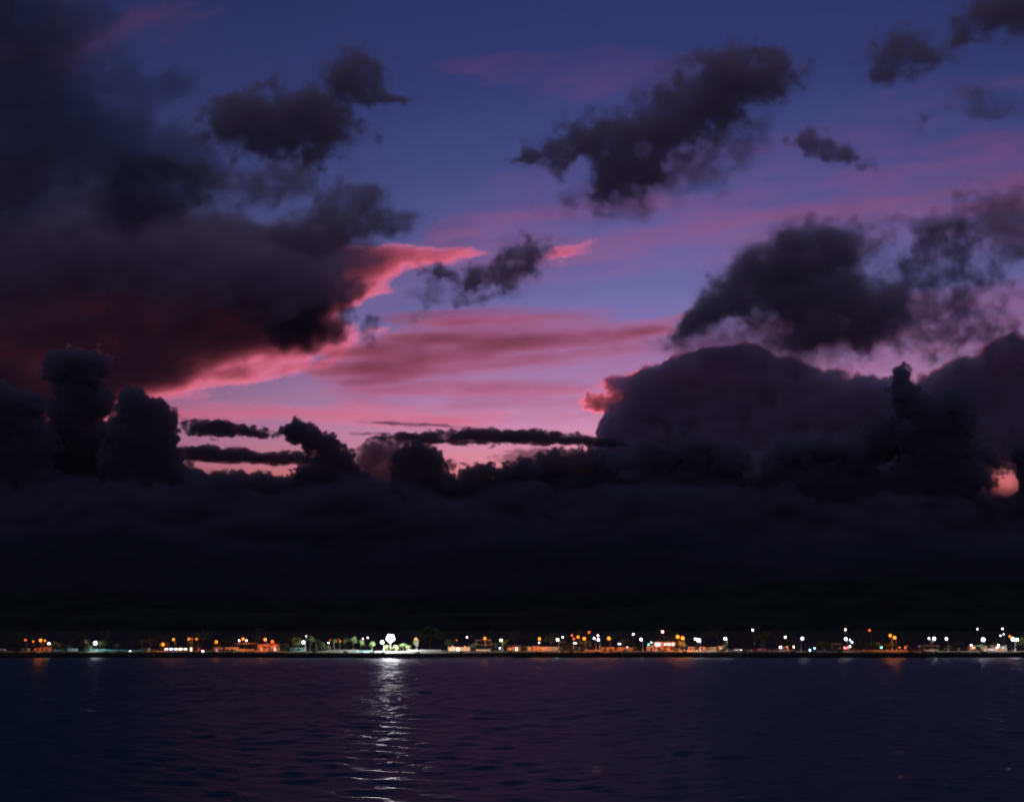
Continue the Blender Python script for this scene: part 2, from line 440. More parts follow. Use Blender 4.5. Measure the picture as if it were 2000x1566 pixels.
cloud('cloud', 'flat bottomed dark cloud alone high in the blue', 7000,
      blobs=[(500, 240, 85, 40, 0), (590, 225, 70, 48), (550, 255, 110, 38), (645, 240, 30, 26), (612, 310, 18, 22), (480, 215, 40, 24)],
      style='soft', tau=3.28, soft=20, thick=231, color=DARK, scale=45, amp=16, mod=.25, seed=51, step=3, power=2.1, cut=.25, halo=.12)
cloud('cloud', 'small round dark cloud at the top, above the flat dark cloud', 7000,
      blobs=[(695, 138, 40, 38), (670, 150, 32, 26), (715, 175, 40, 20), (760, 195, 40, 9, 5)],
      style='soft', tau=2.65, soft=18, thick=165, color=DARK, scale=38, amp=13, mod=.3, seed=53, step=3, power=2.1, cut=.25, halo=.12)
cloud('cloud', 'long ragged dark cloud slanting across the top of the sky', 7500,
      blobs=[(1440, 145, 85, 40, -5), (1390, 190, 90, 48, -10), (1310, 245, 95, 52, -15), (1200, 262, 60, 26, -10), (1110, 285, 62, 30, -12), (1240, 320, 60, 36), (1215, 360, 50, 32), (1020, 305, 26, 9), (1500, 150, 50, 26)],
      style='soft', tau=3.43, soft=24, thick=286, color=DARK, scale=52, amp=20, mod=.3, mod_scale=60, seed=55, step=3, power=2.1, cut=.25, halo=.12)
cloud('cloud', 'thin smoky trail beneath the long ragged dark cloud', 7800,
      blobs=[(1330, 340, 110, 40, -10), (1430, 280, 70, 40, -30), (1180, 395, 90, 28)],
      style='soft', tau=0.86, soft=30, thick=165, color=DARK, scale=60, amp=28, mod=.7, mod_scale=45, seed=57, step=5, power=2.1, cut=.25, halo=.12)
cloud('cloud', 'slim dark wisp of cloud tilted below the long ragged cloud', 7500,
      blobs=[(1640, 302, 56, 15, 22), (1580, 275, 16, 22), (1610, 290, 40, 18, 15)], style='soft', tau=1.72, soft=15, thick=121, color=DARK, scale=34, amp=12, mod=.4, seed=59, step=3, power=2.1, cut=.25, halo=.12)
cloud('cloud', 'fuzzy dark cloud near the top right corner', 7500,
      blobs=[(1765, 95, 52, 34, -10), (1810, 110, 50, 20), (1730, 130, 40, 24)], style='soft', tau=1.87, soft=26, thick=165, color=DARK, scale=45, amp=18, mod=.4, seed=61, step=4, power=2.1, cut=.25, halo=.12)
cloud('cloud', 'dark cloud cut off by the top right corner', 7500,
      blobs=[(1935, 25, 60, 34, -20), (1990, 20, 40, 40), (1880, 70, 36, 20, -40), (2080, 10, 90, 40)], style='soft', tau=2.34, soft=24, thick=192, color=DARK, scale=45, amp=18, mod=.35, seed=63, step=4, power=2.1, cut=.25, halo=.12)
cloud('cloud', 'pale smudge of cloud below the fuzzy corner cloud', 7800,
      blobs=[(1905, 190, 44, 28), (1810, 230, 30, 14, -30), (1950, 215, 50, 18)], style='soft', tau=0.70, soft=22, thick=121, color=DARK, scale=45, amp=18, mod=.6, seed=65, step=4, power=2.1, cut=.25, halo=.12)
cloud('cloud', 'small torn dark cloud in the middle of the sky', 9000,
      blobs=[(1005, 505, 42, 26, -15), (980, 535, 45, 24, -10), (925, 548, 26, 12, -20), (862, 532, 36, 11, 20), (1045, 490, 28, 18)],
      style='soft', tau=2.34, soft=15, thick=165, color=DARK, scale=34, amp=13, mod=.4, seed=67, step=3, power=2.1, cut=.25, halo=.12)
cloud('wisp_cloud', 'thin grey wisps trailing down from the small torn cloud', 9200,
      blobs=[(835, 575, 12, 46, 28), (880, 570, 60, 18, -10), (950, 580, 60, 12, -8)],
      style='soft', tau=0.70, soft=14, thick=110, color=DARK, scale=36, amp=14, mod=.7, seed=69, step=3, power=2.1, cut=.25, halo=.12)
cloud('cloud', 'big black hooked cloud rising above the purple mass', 11000,
      blobs=[(1625, 485, 72, 44, -5), (1555, 515, 75, 46, -20), (1470, 555, 66, 42, -35), (1560, 570, 90, 46), (1640, 600, 100, 42), (1620, 650, 90, 36), (1390, 600, 42, 22, -50), (1345, 645, 34, 14, -55), (1720, 600, 60, 30)],
      style='soft', erode=.75, tau=4.68, soft=22, thick=440, color=(.85, .78, .82), scale=70, amp=13, seed=71, step=2.5, blend=22, power=2.1, cut=.25, halo=.12)
cloud('cloud', 'smoky violet haze of cloud filling the hook\'s hollow', 13000,
      blobs=[(1480, 650, 110, 44, -10), (1560, 690, 120, 40), (1400, 680, 70, 30)], style='soft', tau=1.33, soft=30, thick=275, color=(.6, .52, .62), scale=60, amp=22, mod=.5, seed=73, step=4, power=2.1, cut=.25, halo=.12)
cloud('cloud', 'tattered grey cloud drifting between the hooked cloud and the picture\'s edge', 12000,
      blobs=[(1840, 600, 100, 70), (1790, 530, 60, 40, -50), (1850, 480, 50, 30, -40), (1760, 640, 90, 40), (1900, 540, 60, 30), (1930, 660, 90, 30)],
      style='soft', tau=1.48, soft=34, thick=330, color=(.5, .44, .54), scale=55, amp=30, mod=.8, mod_scale=50, seed=75, step=4, power=2.1, cut=.25, halo=.12)
cloud('cloud', 'dark smudged cloud band at the picture\'s edge above the tattered cloud', 12000,
      blobs=[(1985, 420, 120, 44, -5), (1850, 440, 100, 18, -6), (1990, 490, 60, 24), (2120, 440, 120, 60)], style='soft', tau=1.56, soft=30, thick=275, color=DARK, scale=60, amp=22, mod=.5, seed=77, step=5)

# --- the purple mass and the bank of dark towers on the horizon (20 to 28 km, power=2.1, cut=.25, halo=.12)
cloud('cloud', 'great smooth purple cloud mass behind the dark towers', 23500,
      poly=[(1165, 870), (1170, 825), (1215, 780), (1190, 745), (1240, 722), (1320, 696), (1400, 672), (1470, 672), (1560, 706), (1640, 728), (1760, 738), (1850, 712), (1940, 672), (2060, 650), (2400, 640), (2400, 1010), (1165, 1010)],
      style='soft', tau=7, soft=20, thick=1210, color=(.92, .84, .96), scale=70, amp=18, erode=.5, seed=81, step=4,
      shape=lambda x, y: 1 - .985 * np.exp(-(((x - 1966) / 50) ** 2 + ((y - 938) / 40) ** 2) ** 1.4) )
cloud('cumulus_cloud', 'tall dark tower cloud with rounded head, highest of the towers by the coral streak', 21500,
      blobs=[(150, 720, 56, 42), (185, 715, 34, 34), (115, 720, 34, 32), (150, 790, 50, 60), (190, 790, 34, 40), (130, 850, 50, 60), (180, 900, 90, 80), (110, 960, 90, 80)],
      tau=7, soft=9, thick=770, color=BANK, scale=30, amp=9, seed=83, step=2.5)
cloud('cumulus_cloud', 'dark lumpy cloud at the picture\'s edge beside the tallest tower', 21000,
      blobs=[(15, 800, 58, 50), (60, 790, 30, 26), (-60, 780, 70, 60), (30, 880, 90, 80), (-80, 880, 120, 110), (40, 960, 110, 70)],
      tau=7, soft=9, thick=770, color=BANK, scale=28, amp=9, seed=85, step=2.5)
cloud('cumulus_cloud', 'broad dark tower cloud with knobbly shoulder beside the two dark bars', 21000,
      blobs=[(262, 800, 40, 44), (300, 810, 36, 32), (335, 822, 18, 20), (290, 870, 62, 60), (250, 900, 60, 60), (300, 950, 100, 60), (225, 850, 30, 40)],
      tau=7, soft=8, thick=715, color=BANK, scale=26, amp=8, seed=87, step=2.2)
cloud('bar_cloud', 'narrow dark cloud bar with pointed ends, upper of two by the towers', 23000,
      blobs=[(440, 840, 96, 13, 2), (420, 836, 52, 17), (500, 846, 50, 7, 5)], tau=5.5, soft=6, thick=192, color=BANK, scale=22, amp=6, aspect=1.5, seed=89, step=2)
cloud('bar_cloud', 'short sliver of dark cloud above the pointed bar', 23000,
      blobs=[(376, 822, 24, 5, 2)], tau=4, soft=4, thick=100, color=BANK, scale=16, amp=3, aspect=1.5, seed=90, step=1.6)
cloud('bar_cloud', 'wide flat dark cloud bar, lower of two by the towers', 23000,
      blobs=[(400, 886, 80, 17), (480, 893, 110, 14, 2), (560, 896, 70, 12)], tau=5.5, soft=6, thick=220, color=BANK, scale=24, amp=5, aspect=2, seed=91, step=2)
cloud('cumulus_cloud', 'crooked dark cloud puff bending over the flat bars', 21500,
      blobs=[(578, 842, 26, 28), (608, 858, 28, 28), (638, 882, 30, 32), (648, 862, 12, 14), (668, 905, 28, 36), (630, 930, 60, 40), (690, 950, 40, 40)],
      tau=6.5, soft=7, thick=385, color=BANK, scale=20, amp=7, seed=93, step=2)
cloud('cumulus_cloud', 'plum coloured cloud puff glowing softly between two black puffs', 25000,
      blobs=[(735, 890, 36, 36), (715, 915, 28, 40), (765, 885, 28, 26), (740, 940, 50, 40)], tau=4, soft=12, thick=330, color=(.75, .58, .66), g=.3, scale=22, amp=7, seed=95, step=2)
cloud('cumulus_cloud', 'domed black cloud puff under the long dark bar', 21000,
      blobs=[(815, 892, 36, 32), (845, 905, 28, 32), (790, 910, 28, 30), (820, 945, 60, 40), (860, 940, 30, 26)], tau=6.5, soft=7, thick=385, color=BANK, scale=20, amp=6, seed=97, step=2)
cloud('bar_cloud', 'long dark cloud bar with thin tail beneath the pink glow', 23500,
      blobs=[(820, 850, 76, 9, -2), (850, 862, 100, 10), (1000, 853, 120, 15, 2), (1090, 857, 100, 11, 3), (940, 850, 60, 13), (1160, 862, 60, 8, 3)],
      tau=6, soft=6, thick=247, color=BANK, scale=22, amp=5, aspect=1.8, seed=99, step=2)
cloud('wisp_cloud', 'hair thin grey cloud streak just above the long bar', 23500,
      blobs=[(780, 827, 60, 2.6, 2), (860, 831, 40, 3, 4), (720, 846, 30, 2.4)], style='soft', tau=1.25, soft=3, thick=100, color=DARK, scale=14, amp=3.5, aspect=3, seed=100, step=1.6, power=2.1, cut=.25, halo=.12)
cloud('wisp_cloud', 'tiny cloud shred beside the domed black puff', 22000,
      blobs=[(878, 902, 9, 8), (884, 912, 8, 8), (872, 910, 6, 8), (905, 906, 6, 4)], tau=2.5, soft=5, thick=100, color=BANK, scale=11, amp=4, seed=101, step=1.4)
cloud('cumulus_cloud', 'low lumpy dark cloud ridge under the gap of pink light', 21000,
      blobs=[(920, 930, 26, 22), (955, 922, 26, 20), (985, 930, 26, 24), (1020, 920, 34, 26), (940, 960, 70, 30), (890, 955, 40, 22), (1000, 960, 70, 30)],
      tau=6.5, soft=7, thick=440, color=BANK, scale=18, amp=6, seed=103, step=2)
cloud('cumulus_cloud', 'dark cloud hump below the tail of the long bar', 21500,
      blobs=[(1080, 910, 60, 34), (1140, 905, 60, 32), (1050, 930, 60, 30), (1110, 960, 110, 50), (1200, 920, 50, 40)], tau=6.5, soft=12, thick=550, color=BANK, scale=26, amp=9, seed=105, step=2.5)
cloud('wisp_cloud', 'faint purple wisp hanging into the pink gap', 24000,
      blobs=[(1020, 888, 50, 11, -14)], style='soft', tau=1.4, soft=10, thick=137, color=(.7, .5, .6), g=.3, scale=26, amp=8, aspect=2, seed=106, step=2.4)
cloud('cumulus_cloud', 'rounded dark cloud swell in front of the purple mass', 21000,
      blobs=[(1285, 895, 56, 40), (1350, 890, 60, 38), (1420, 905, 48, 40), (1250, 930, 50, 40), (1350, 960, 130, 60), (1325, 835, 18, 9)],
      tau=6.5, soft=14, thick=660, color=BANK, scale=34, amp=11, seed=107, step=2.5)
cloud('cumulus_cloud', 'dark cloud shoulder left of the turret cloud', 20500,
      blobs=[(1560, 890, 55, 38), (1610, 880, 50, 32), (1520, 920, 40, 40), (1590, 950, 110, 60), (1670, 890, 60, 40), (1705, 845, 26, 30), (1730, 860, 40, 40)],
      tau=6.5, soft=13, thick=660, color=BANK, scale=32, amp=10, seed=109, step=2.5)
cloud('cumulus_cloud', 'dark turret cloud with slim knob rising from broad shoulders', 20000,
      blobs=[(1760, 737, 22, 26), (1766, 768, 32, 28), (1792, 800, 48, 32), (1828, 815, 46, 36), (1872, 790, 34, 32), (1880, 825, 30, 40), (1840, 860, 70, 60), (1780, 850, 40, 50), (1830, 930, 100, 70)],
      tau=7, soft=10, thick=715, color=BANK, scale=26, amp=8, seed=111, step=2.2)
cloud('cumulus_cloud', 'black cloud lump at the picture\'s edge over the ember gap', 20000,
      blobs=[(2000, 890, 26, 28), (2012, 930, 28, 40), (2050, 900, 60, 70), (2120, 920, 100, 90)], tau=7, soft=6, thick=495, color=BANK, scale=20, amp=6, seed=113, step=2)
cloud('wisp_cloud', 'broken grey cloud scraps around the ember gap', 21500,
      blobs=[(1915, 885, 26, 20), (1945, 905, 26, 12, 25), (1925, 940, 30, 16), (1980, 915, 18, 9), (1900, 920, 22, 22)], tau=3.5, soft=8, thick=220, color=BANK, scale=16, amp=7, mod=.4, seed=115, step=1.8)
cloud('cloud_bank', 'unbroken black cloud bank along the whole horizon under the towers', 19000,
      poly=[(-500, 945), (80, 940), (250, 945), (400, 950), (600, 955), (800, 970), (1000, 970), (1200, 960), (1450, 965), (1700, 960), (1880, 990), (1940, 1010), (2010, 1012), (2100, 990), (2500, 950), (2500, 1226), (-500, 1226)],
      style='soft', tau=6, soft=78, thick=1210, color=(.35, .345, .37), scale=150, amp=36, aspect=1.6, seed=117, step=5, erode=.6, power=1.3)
cloud('bank_shade_cloud', 'added black cloud layer standing in for shade at the foot of the bank', 16500,  # added dark layer; its low albedo paints the shade of the bank's foot
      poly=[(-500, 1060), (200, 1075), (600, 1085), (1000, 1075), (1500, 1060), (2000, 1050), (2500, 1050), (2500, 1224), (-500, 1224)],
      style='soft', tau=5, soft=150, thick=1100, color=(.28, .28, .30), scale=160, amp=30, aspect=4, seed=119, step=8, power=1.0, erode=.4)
cloud('cloud_bank', 'ragged dark cloud ridge joining the feet of the towers', 22800,
      poly=[(-500, 890), (60, 880), (200, 900), (345, 905), (420, 918), (560, 925), (700, 935), (800, 945), (900, 945), (1000, 935), (1100, 920), (1250, 915), (1450, 925), (1560, 905), (1700, 900), (1860, 930), (1905, 962), (1950, 968), (2005, 966), (2040, 930), (2500, 890), (2500, 1100), (-500, 1100)],
      style='cumulus', tau=7, soft=9, thick=770, color=BANK, scale=40, amp=11, seed=121, step=3)

# ------------------------------------------------------------------ sea, land, hills
def grid_mesh(name, X, Y, Z, mat, smooth=True):
    ny, nx = X.shape
    V = np.stack([X, Y, Z], -1).reshape(-1, 3); I = np.arange(nx * ny).reshape(ny, nx)
    Q = np.stack([I[:-1, :-1], I[:-1, 1:], I[1:, 1:], I[1:, :-1]], -1).reshape(-1, 4)
    me = bpy.data.meshes.new(name)
    me.vertices.add(len(V)); me.vertices.foreach_set('co', V.astype(np.float32).ravel())
    me.loops.add(Q.size); me.loops.foreach_set('vertex_index', Q.astype(np.int32).ravel())
    me.polygons.add(len(Q)); me.polygons.foreach_set('loop_start', np.arange(0, Q.size, 4, dtype=np.int32))
    me.update(calc_edges=True)
    if smooth: me.polygons.foreach_set('use_smooth', np.ones(len(Q), bool))
    me.materials.append(mat)
    return me

m_sea = bpy.data.materials.new('sea_water'); m_sea.use_nodes = True
n = m_sea.node_tree.nodes; l = m_sea.node_tree.links; b = n['Principled BSDF']
b.inputs['Base Color'].default_value = (.012, .062, .070, 1); b.inputs['Roughness'].default_value = .38; b.inputs['IOR'].default_value = 1.333; b.inputs['Specular IOR Level'].default_value = .25
tcn = n.new('ShaderNodeTexCoord'); mp = n.new('ShaderNodeMapping'); mp.inputs['Scale'].default_value = (.28, 1, 1)
l.new(tcn.outputs['Object'], mp.inputs['Vector'])
n1 = n.new('ShaderNodeTexNoise'); n1.inputs['Scale'].default_value = 1.5; n1.inputs['Detail'].default_value = 5; n1.inputs['Roughness'].default_value = .6
l.new(mp.outputs[0], n1.inputs['Vector'])
bp = n.new('ShaderNodeBump'); bp.inputs['Strength'].default_value = 1.0; bp.inputs['Distance'].default_value = .8
l.new(n1.outputs['Fac'], bp.inputs['Height']); l.new(bp.outputs['Normal'], b.inputs['Normal'])

rng = np.random.default_rng(4)
ycs = [95.0]
while ycs[-1] < 800: ycs.append(ycs[-1] + .55 + .0012 * (ycs[-1] - 95))
ycs = np.array(ycs); xf = np.linspace(-1, 1, 420)
YY, XF = np.meshgrid(ycs, xf, indexing='ij'); XX = XF * (YY * .42 + 30)
ZZ = np.zeros_like(XX)
for i in range(90):
    lam = 1.4 * (10.0 / 1.4) ** rng.random(); th = rng.normal(0, .5); ph = rng.random() * 6.28
    kk = 2 * math.pi / lam; amp_ = .0070 * lam ** .8 * min(1, (3.5 / lam)) ** .45 * (.5 + rng.random() * .6)
    dy_loc = .55 + .0012 * (YY - 95)
    fade = np.clip((lam / dy_loc - 3) / 3, 0, 1)
    ZZ += amp_ * fade * np.sin(kk * (XX * math.sin(th) + YY * math.cos(th)) + ph) * (1 + .35 * np.sin(XX / 23 + YY / 31 + ph * 3))
edge = np.clip((1 - np.abs(XF)) * 14, 0, 1) * np.clip((YY - 95) / 10, 0, 1) * np.clip((800 - YY) / 15, 0, 1)
sea = mesh_obj('sea', grid_mesh('sea', XX, YY, ZZ * edge, m_sea), None)
tag(sea, 'dark rippled bay with lamp reflections along the shore', None, None, 'structure')
# the rest of the bay, around and behind the camera, a little lower
R = 60000.0
mb = MB()
mb.quad((-R, -R, -.35), (R, -R, -.35), (R, 1200, -.35), (-R, 1200, -.35))
far = mb.build('open_water', m_sea); tag(far, 'open dark water around the rippled bay', None, None, 'structure')

m_ground = node_mat('dark_soil', (.05, .045, .03), .95, .1, .05, .35)
xs = np.unique(np.concatenate([np.linspace(-420, 420, 281), np.array([-120000, -40000, -12000, -4000, -1500, -800, 800, 1500, 4000, 12000, 40000, 120000])]))
rows = [(-1.5, -2.0), (0.0, 0.0), (2.5, .9), (4.0, 2.3), (5.5, 2.68), (8, 2.74)]
GX, GY, GZ = [], [], []
for off, z in rows:
    GX.append(xs); GY.append(shore(np.clip(xs, -420, 420)) + off); GZ.append(np.full(xs.shape, z) + (0 if off <= 0 else .12 * np.sin(xs * 1.7 + off * 2) * (off < 5)))
for Y in (800, 850, 1000, 1200, 1500, 3000, 12000, 40000, 105000):
    GX.append(xs); GY.append(np.full(xs.shape, float(Y))); GZ.append(np.full(xs.shape, ground(Y)))
g_o = mesh_obj('ground', grid_mesh('ground', np.array(GX), np.array(GY), np.array(GZ), m_ground), None)
tag(g_o, 'dark low land behind the shoreline', None, None, 'structure')

m_grass = node_mat('lit_grass', (.10, .15, .045), .9, .15, .6, .45)
m_sand = node_mat('pale_sand', (.34, .28, .22), .9, .2, .5, .2)
m_road = node_mat('asphalt', (.055, .052, .05), .85, .3, .8, .25)
m_concrete = node_mat('concrete', (.3, .28, .25), .85, .25, .9, .2)
def xat(px, Y): return at(px, 1260, Y).x
def strip(name, label, px0, px1, y0, y1, z, mat, wob=0.0, follow=True):
    xs_ = np.linspace(xat(px0, 790), xat(px1, 790), 160)
    f0 = (shore(xs_) + y0) if follow else np.full(xs_.shape, y0)
    f1 = (shore(xs_) + y1) if follow else np.full(xs_.shape, y1)
    f0 = f0 + wob * np.sin(xs_ * .31) + wob * .5 * np.sin(xs_ * .83)
    X = np.stack([xs_] * 5); t = np.linspace(0, 1, 5)[:, None]
    Yv = f0 * (1 - t) + f1 * t
    Z = np.vectorize(ground)(Yv) + z
    o = mesh_obj(name, grid_mesh(name, X, Yv, Z, mat), None); tag(o, label, None, None, 'structure'); return o
strip('grass_verge', 'narrow lamp lit grass verge along the shore', -150, 2150, 6.2, 21, .06, m_grass, .5)
strip('path', 'pale promenade path behind the grass verge', -150, 2150, 21.0, 26, .075, m_concrete)
strip('road', 'dark shore road behind the promenade', -200, 2200, 27.0, 36, .055, m_road)
# sand spit in front of the floodlight
xs_ = np.linspace(xat(745, 760), xat(1010, 760), 70); t = np.linspace(0, 1, 6)[:, None]
wdt = 7.5 * np.sin(np.linspace(0, 1, 70) * math.pi) ** .6
Yv = shore(xs_) + 1.2 - wdt * (1 - t) * 1.0 + 0 * t
Zv = -.12 + .75 * t ** 1.2 + 0 * Yv
o = mesh_obj('beach', grid_mesh('beach', np.stack([xs_] * 6), Yv, Zv, m_sand), None); tag(o, 'thin tongue of pale sand at the water below the floodlight', None, None, 'structure')

# rocks of the revetment: too small and too many to count
m_rock = node_mat('wet_rock', (.045, .042, .04), .8, .35, 1.2, .4, bump=.4)
mb = MB(); rnd = random.Random(7)
for i in range(1500):
    x = rnd.uniform(-310, 310); t_ = rnd.random(); y = float(shore(x)) + .2 + t_ * 5.2; z = .1 + 2.3 * min(1, t_ * 1.15)
    mb.ball((x, y, z), rnd.choice((.3, .4, .5, .6, .95)), 6, 4, rnd.uniform(.55, .9))
rv = mb.build('revetment', m_rock); tag(rv, 'black boulder revetment along the waterline', 'rocks', None, 'stuff')

# low forested hills far behind the town
m_hill = node_mat('forested_hill', (.03, .04, .022), 1.0, .05, .004, .4)
def hill(name, label, D, tops, seed):
    px = np.linspace(-700, 2700, 400); tp = np.interp(px, [a for a, _ in tops], [b_ for _, b_ in tops])
    tp = tp - 5 * fbm(px / 180, px * 0, seed, 4) - 1.6 * fbm(px / 14, px * 0, seed + 1, 4)
    X = (px - 1000) / 2747 * D; Zt = np.array([at(1000, p, D).z for p in tp])
    rows = [(-.16, 0), (-.11, .3), (-.06, .7), (-.02, .95), (0, 1), (.05, .9), (.14, .5), (.25, 0)]
    Xr = np.stack([X * (1 + a) for a, _ in rows]); Yr = np.stack([np.full(X.shape, D * (1 + a)) for a, _ in rows])
    Zr = np.stack([ground(5000) - 2 + (Zt - 8) * h * (1 + (.06 * fbm(px / 60, px * 0 + i, seed + i, 4) if 0 < h < 1 else 0)) for i, (a, h) in enumerate(rows)])
    o = mesh_obj(name, grid_mesh(name, Xr, Yr, Zr, m_hill), None); tag(o, label, None, None, 'structure')
hill('hills', 'black wooded hills low behind the town', 5200, [(-700, 1190), (0, 1196), (300, 1190), (700, 1200), (1000, 1196), (1300, 1180), (1600, 1168), (2000, 1178), (2700, 1170)], 5)
hill('hills', 'higher black ridge behind the wooded hills', 9500, [(-700, 1150), (0, 1158), (500, 1172), (900, 1168), (1300, 1150), (1700, 1128), (2000, 1136), (2700, 1120)], 9)

# ------------------------------------------------------------------ town materials
m_pole = node_mat('galvanised_steel', (.35, .35, .36), .5, .5, 3, .15, .6)
m_wood = node_mat('weathered_wood', (.16, .11, .07), .8, .2, 2, .35)
m_hood = node_mat('dark_lamp_metal', (.08, .08, .085), .5, .5, 3, .2, .5)
m_trunk = node_mat('bark', (.13, .10, .075), .9, .15, 2.5, .4)
m_leaf = [node_mat('foliage', c, .7, .25, .9, .5) for c in ((.055, .085, .03), (.045, .075, .035), (.075, .095, .03), (.05, .09, .05))]
m_frond = node_mat('palm_frond', (.07, .10, .035), .55, .35, .8, .4)
m_cream = node_mat('cream_render', (.62, .52, .36), .85, .2, .7, .15)
m_white = node_mat('white_paint', (.75, .74, .72), .7, .3, .7, .1)
m_orange = node_mat('ochre_render', (.55, .33, .17), .85, .2, .7, .2)
m_pinkw = node_mat('salmon_render', (.58, .38, .30), .85, .2, .7, .15)
m_teal = node_mat('teal_paint', (.12, .42, .36), .7, .3, .6, .2)
m_pteal = node_mat('pale_teal_paint', (.42, .62, .56), .75, .3, .6, .15)
m_grey = node_mat('grey_render', (.33, .33, .33), .85, .2, .7, .2)
m_tile = node_mat('rusty_roof_sheet', (.26, .13, .09), .7, .3, 1.2, .35)
m_dark = node_mat('dark_opening', (.02, .02, .022), .6, .3, 1, .2)
m_glass = node_mat('window_glass', (.03, .035, .04), .08, .6, 1, .1)
m_rubber = node_mat('tyre_rubber', (.02, .02, .02), .9, .2, 3, .2)
SOD = (1.0, .235, .02); SODR = (1.0, .12, .015); WHT = (.95, .97, 1.0); WARM = (1.0, .80, .55); BLU = (.35, .62, 1.0); RED = (1.0, .08, .10); GRN = (.1, 1.0, .6); PNK = (1.0, .62, .75)
_gm = {}; GL = 40.0
def glow(c, s):
    k_ = (c, s)
    if k_ not in _gm: _gm[k_] = glow_mat('lamp_glow', c, s)
    return _gm[k_]

# ------------------------------------------------------------------ lamps
def globe(r): return MB().ball((0, 0, 0), r, 8, 6)
def street_lamp(label, px, py, Y, color, power, r=.26, kind='post', group=None, cat='street lamp', side=1):
    p = at(px, py, Y); z0 = ground(Y); h = p.z - z0; r = r * min(1.25, max(.62, (power / 220) ** .22)) * (2.0 if color in (SOD, SODR) else 1.7); power = power * (4.0 if color in (SOD, SODR) else 1.1)
    if kind == 'post':
        root = empty('street_lamp', (p.x + .9 * side, Y, z0))
        MB().tube([(0, 0, 0), (0, 0, h * .5), (0, 0, h + .3)], [.11, .09, .06], 6).build('pole', m_pole, root, smooth=True)
        MB().tube([(0, 0, h + .2), (-.45 * side, -.1, h + .45), (-.9 * side, -.15, h + .38)], [.05, .045, .04], 5).build('arm', m_pole, root)
        MB().box((-.9 * side, -.15, h + .36), (.75, .36, .12)).build('lamp_hood', m_hood, root)
        globe(r).build('lamp_globe', glow(color, min(power, 4.0 if color in (SOD, SODR) else GL)), root, (-.9 * side, -.25, h - r * .2)); bulb(root, (-.9 * side, -.25, h - r * .2), color, power, r)
        MB().tube([(0, 0, 0), (0, 0, 1.35)], [.2, .17], 8).build('pole_base', m_white, root)
    elif kind == 'cross':
        root = empty('utility_pole', (p.x + .4 * side, Y, z0))
        MB().tube([(0, 0, 0), (0, 0, h + .6)], [.19, .14], 7).build('pole', m_wood, root, smooth=True)
        for zz in (.9, 1.9):
            MB().box((0, .16, h - zz), (2.9, .12, .14)).build('crossarm', m_wood, root)
        MB().tube([(0, 0, h - .2), (-.2 * side, -.3, h + .2), (-.4 * side, -.55, h + .15)], .04, 5).build('arm', m_pole, root)
        MB().box((-.4 * side, -.6, h + .3), (.5, .5, .1)).build('lamp_hood', m_hood, root)
        globe(r).build('lamp_globe', glow(color, min(power, 4.0 if color in (SOD, SODR) else GL)), root, (-.4 * side, -.6, h)); bulb(root, (-.4 * side, -.6, h), color, power, r)
    else:                                                # slim garden or yard lamp
        root = empty('yard_lamp', (p.x, Y, z0))
        MB().tube([(0, 0, 0), (0, 0, h - r * .6)], [.07, .045], 5).build('pole', m_pole, root)
        MB().tube([(0, 0, h + r * .8), (0, 0, h + r * 1.15)], [r * 1.1, r * .3], 8).build('lamp_cap', m_hood, root)
        globe(r).build('lamp_globe', glow(color, min(power, 4.0 if color in (SOD, SODR) else GL)), root, (0, 0, h)); bulb(root, (0, 0, h), color, power, r)
    tag(root, label, cat, group)
    return root

OR = 'orange sodium lamps along the shore'; WH = 'white lamps on the promenade'; SM = 'small house and yard lights'
L = street_lamp
# far end with the teal walls
L('reddish orange lamp, first of the row above the far teal wall', 50, 1249, 812, SODR, 120, .24, 'post', OR)
L('smaller orange lamp, second of the row above the far teal wall', 65, 1252, 815, SOD, 70, .22, 'post', OR)
L('bright orange pole lamp above the orange lit porch, beside a white lamp', 80, 1250, 806, SOD, 330, .34, 'cross', OR)
L('little amber lamp touching the bright pole lamp over the orange lit porch', 88, 1250, 818, SOD, 120, .22, 'post', OR)
L('white lamp just after the cluster of orange lamps at the far end', 96, 1256, 800, WHT, 160, .24, 'post', WH)
L('dazzling white lamp among palms in front of the teal wall', 186, 1255, 797, WHT, 1300, .34, 'post', WH)
L('small white light low at the end of the teal wall', 254, 1271.5, 800, WHT, 60, .24, 'yard', SM, 'lamp')
L('orange lamp inside the yellow lit tree above the market stalls', 319, 1258, 806, SOD, 330, .32, 'cross', OR)
L('orange lamp right above the yellow lit tree', 339, 1248, 815, SOD, 260, .28, 'post', OR)
L('amber lamp over the market stalls, before the smaller one', 369, 1247, 822, SOD, 180, .26, 'post', OR)
L('tiny amber light between two lamps over the market stalls', 375, 1247, 830, SOD, 25, .18, 'yard', SM, 'lamp')
L('smaller amber lamp over the end of the market stalls', 384, 1247, 826, SOD, 120, .24, 'post', OR)
L('round pinkish light low at the water between stalls and pale teal house', 396, 1272, 797, PNK, 90, .36, 'yard', SM, 'lamp')
L('orange lamp standing over the pale teal house', 423, 1253, 816, SOD, 300, .30, 'cross', OR)
L('dim pink light left of the flat pavilion roof', 467, 1250.5, 818, PNK, 40, .22, 'yard', SM, 'lamp')
L('orange lamp above the flat pavilion roof', 475, 1247, 812, SOD, 330, .31, 'post', OR)
L('small amber light right of the pavilion roof lamp', 481.5, 1250.5, 818, WARM, 40, .20, 'yard', SM, 'lamp')
L('orange lamp on the left of the two over the orange balcony house', 518, 1248, 806, SOD, 330, .32, 'post', OR)
L('orange red lamp on the right of the two over the orange balcony house', 532, 1252, 804, SODR, 330, .32, 'post', OR)
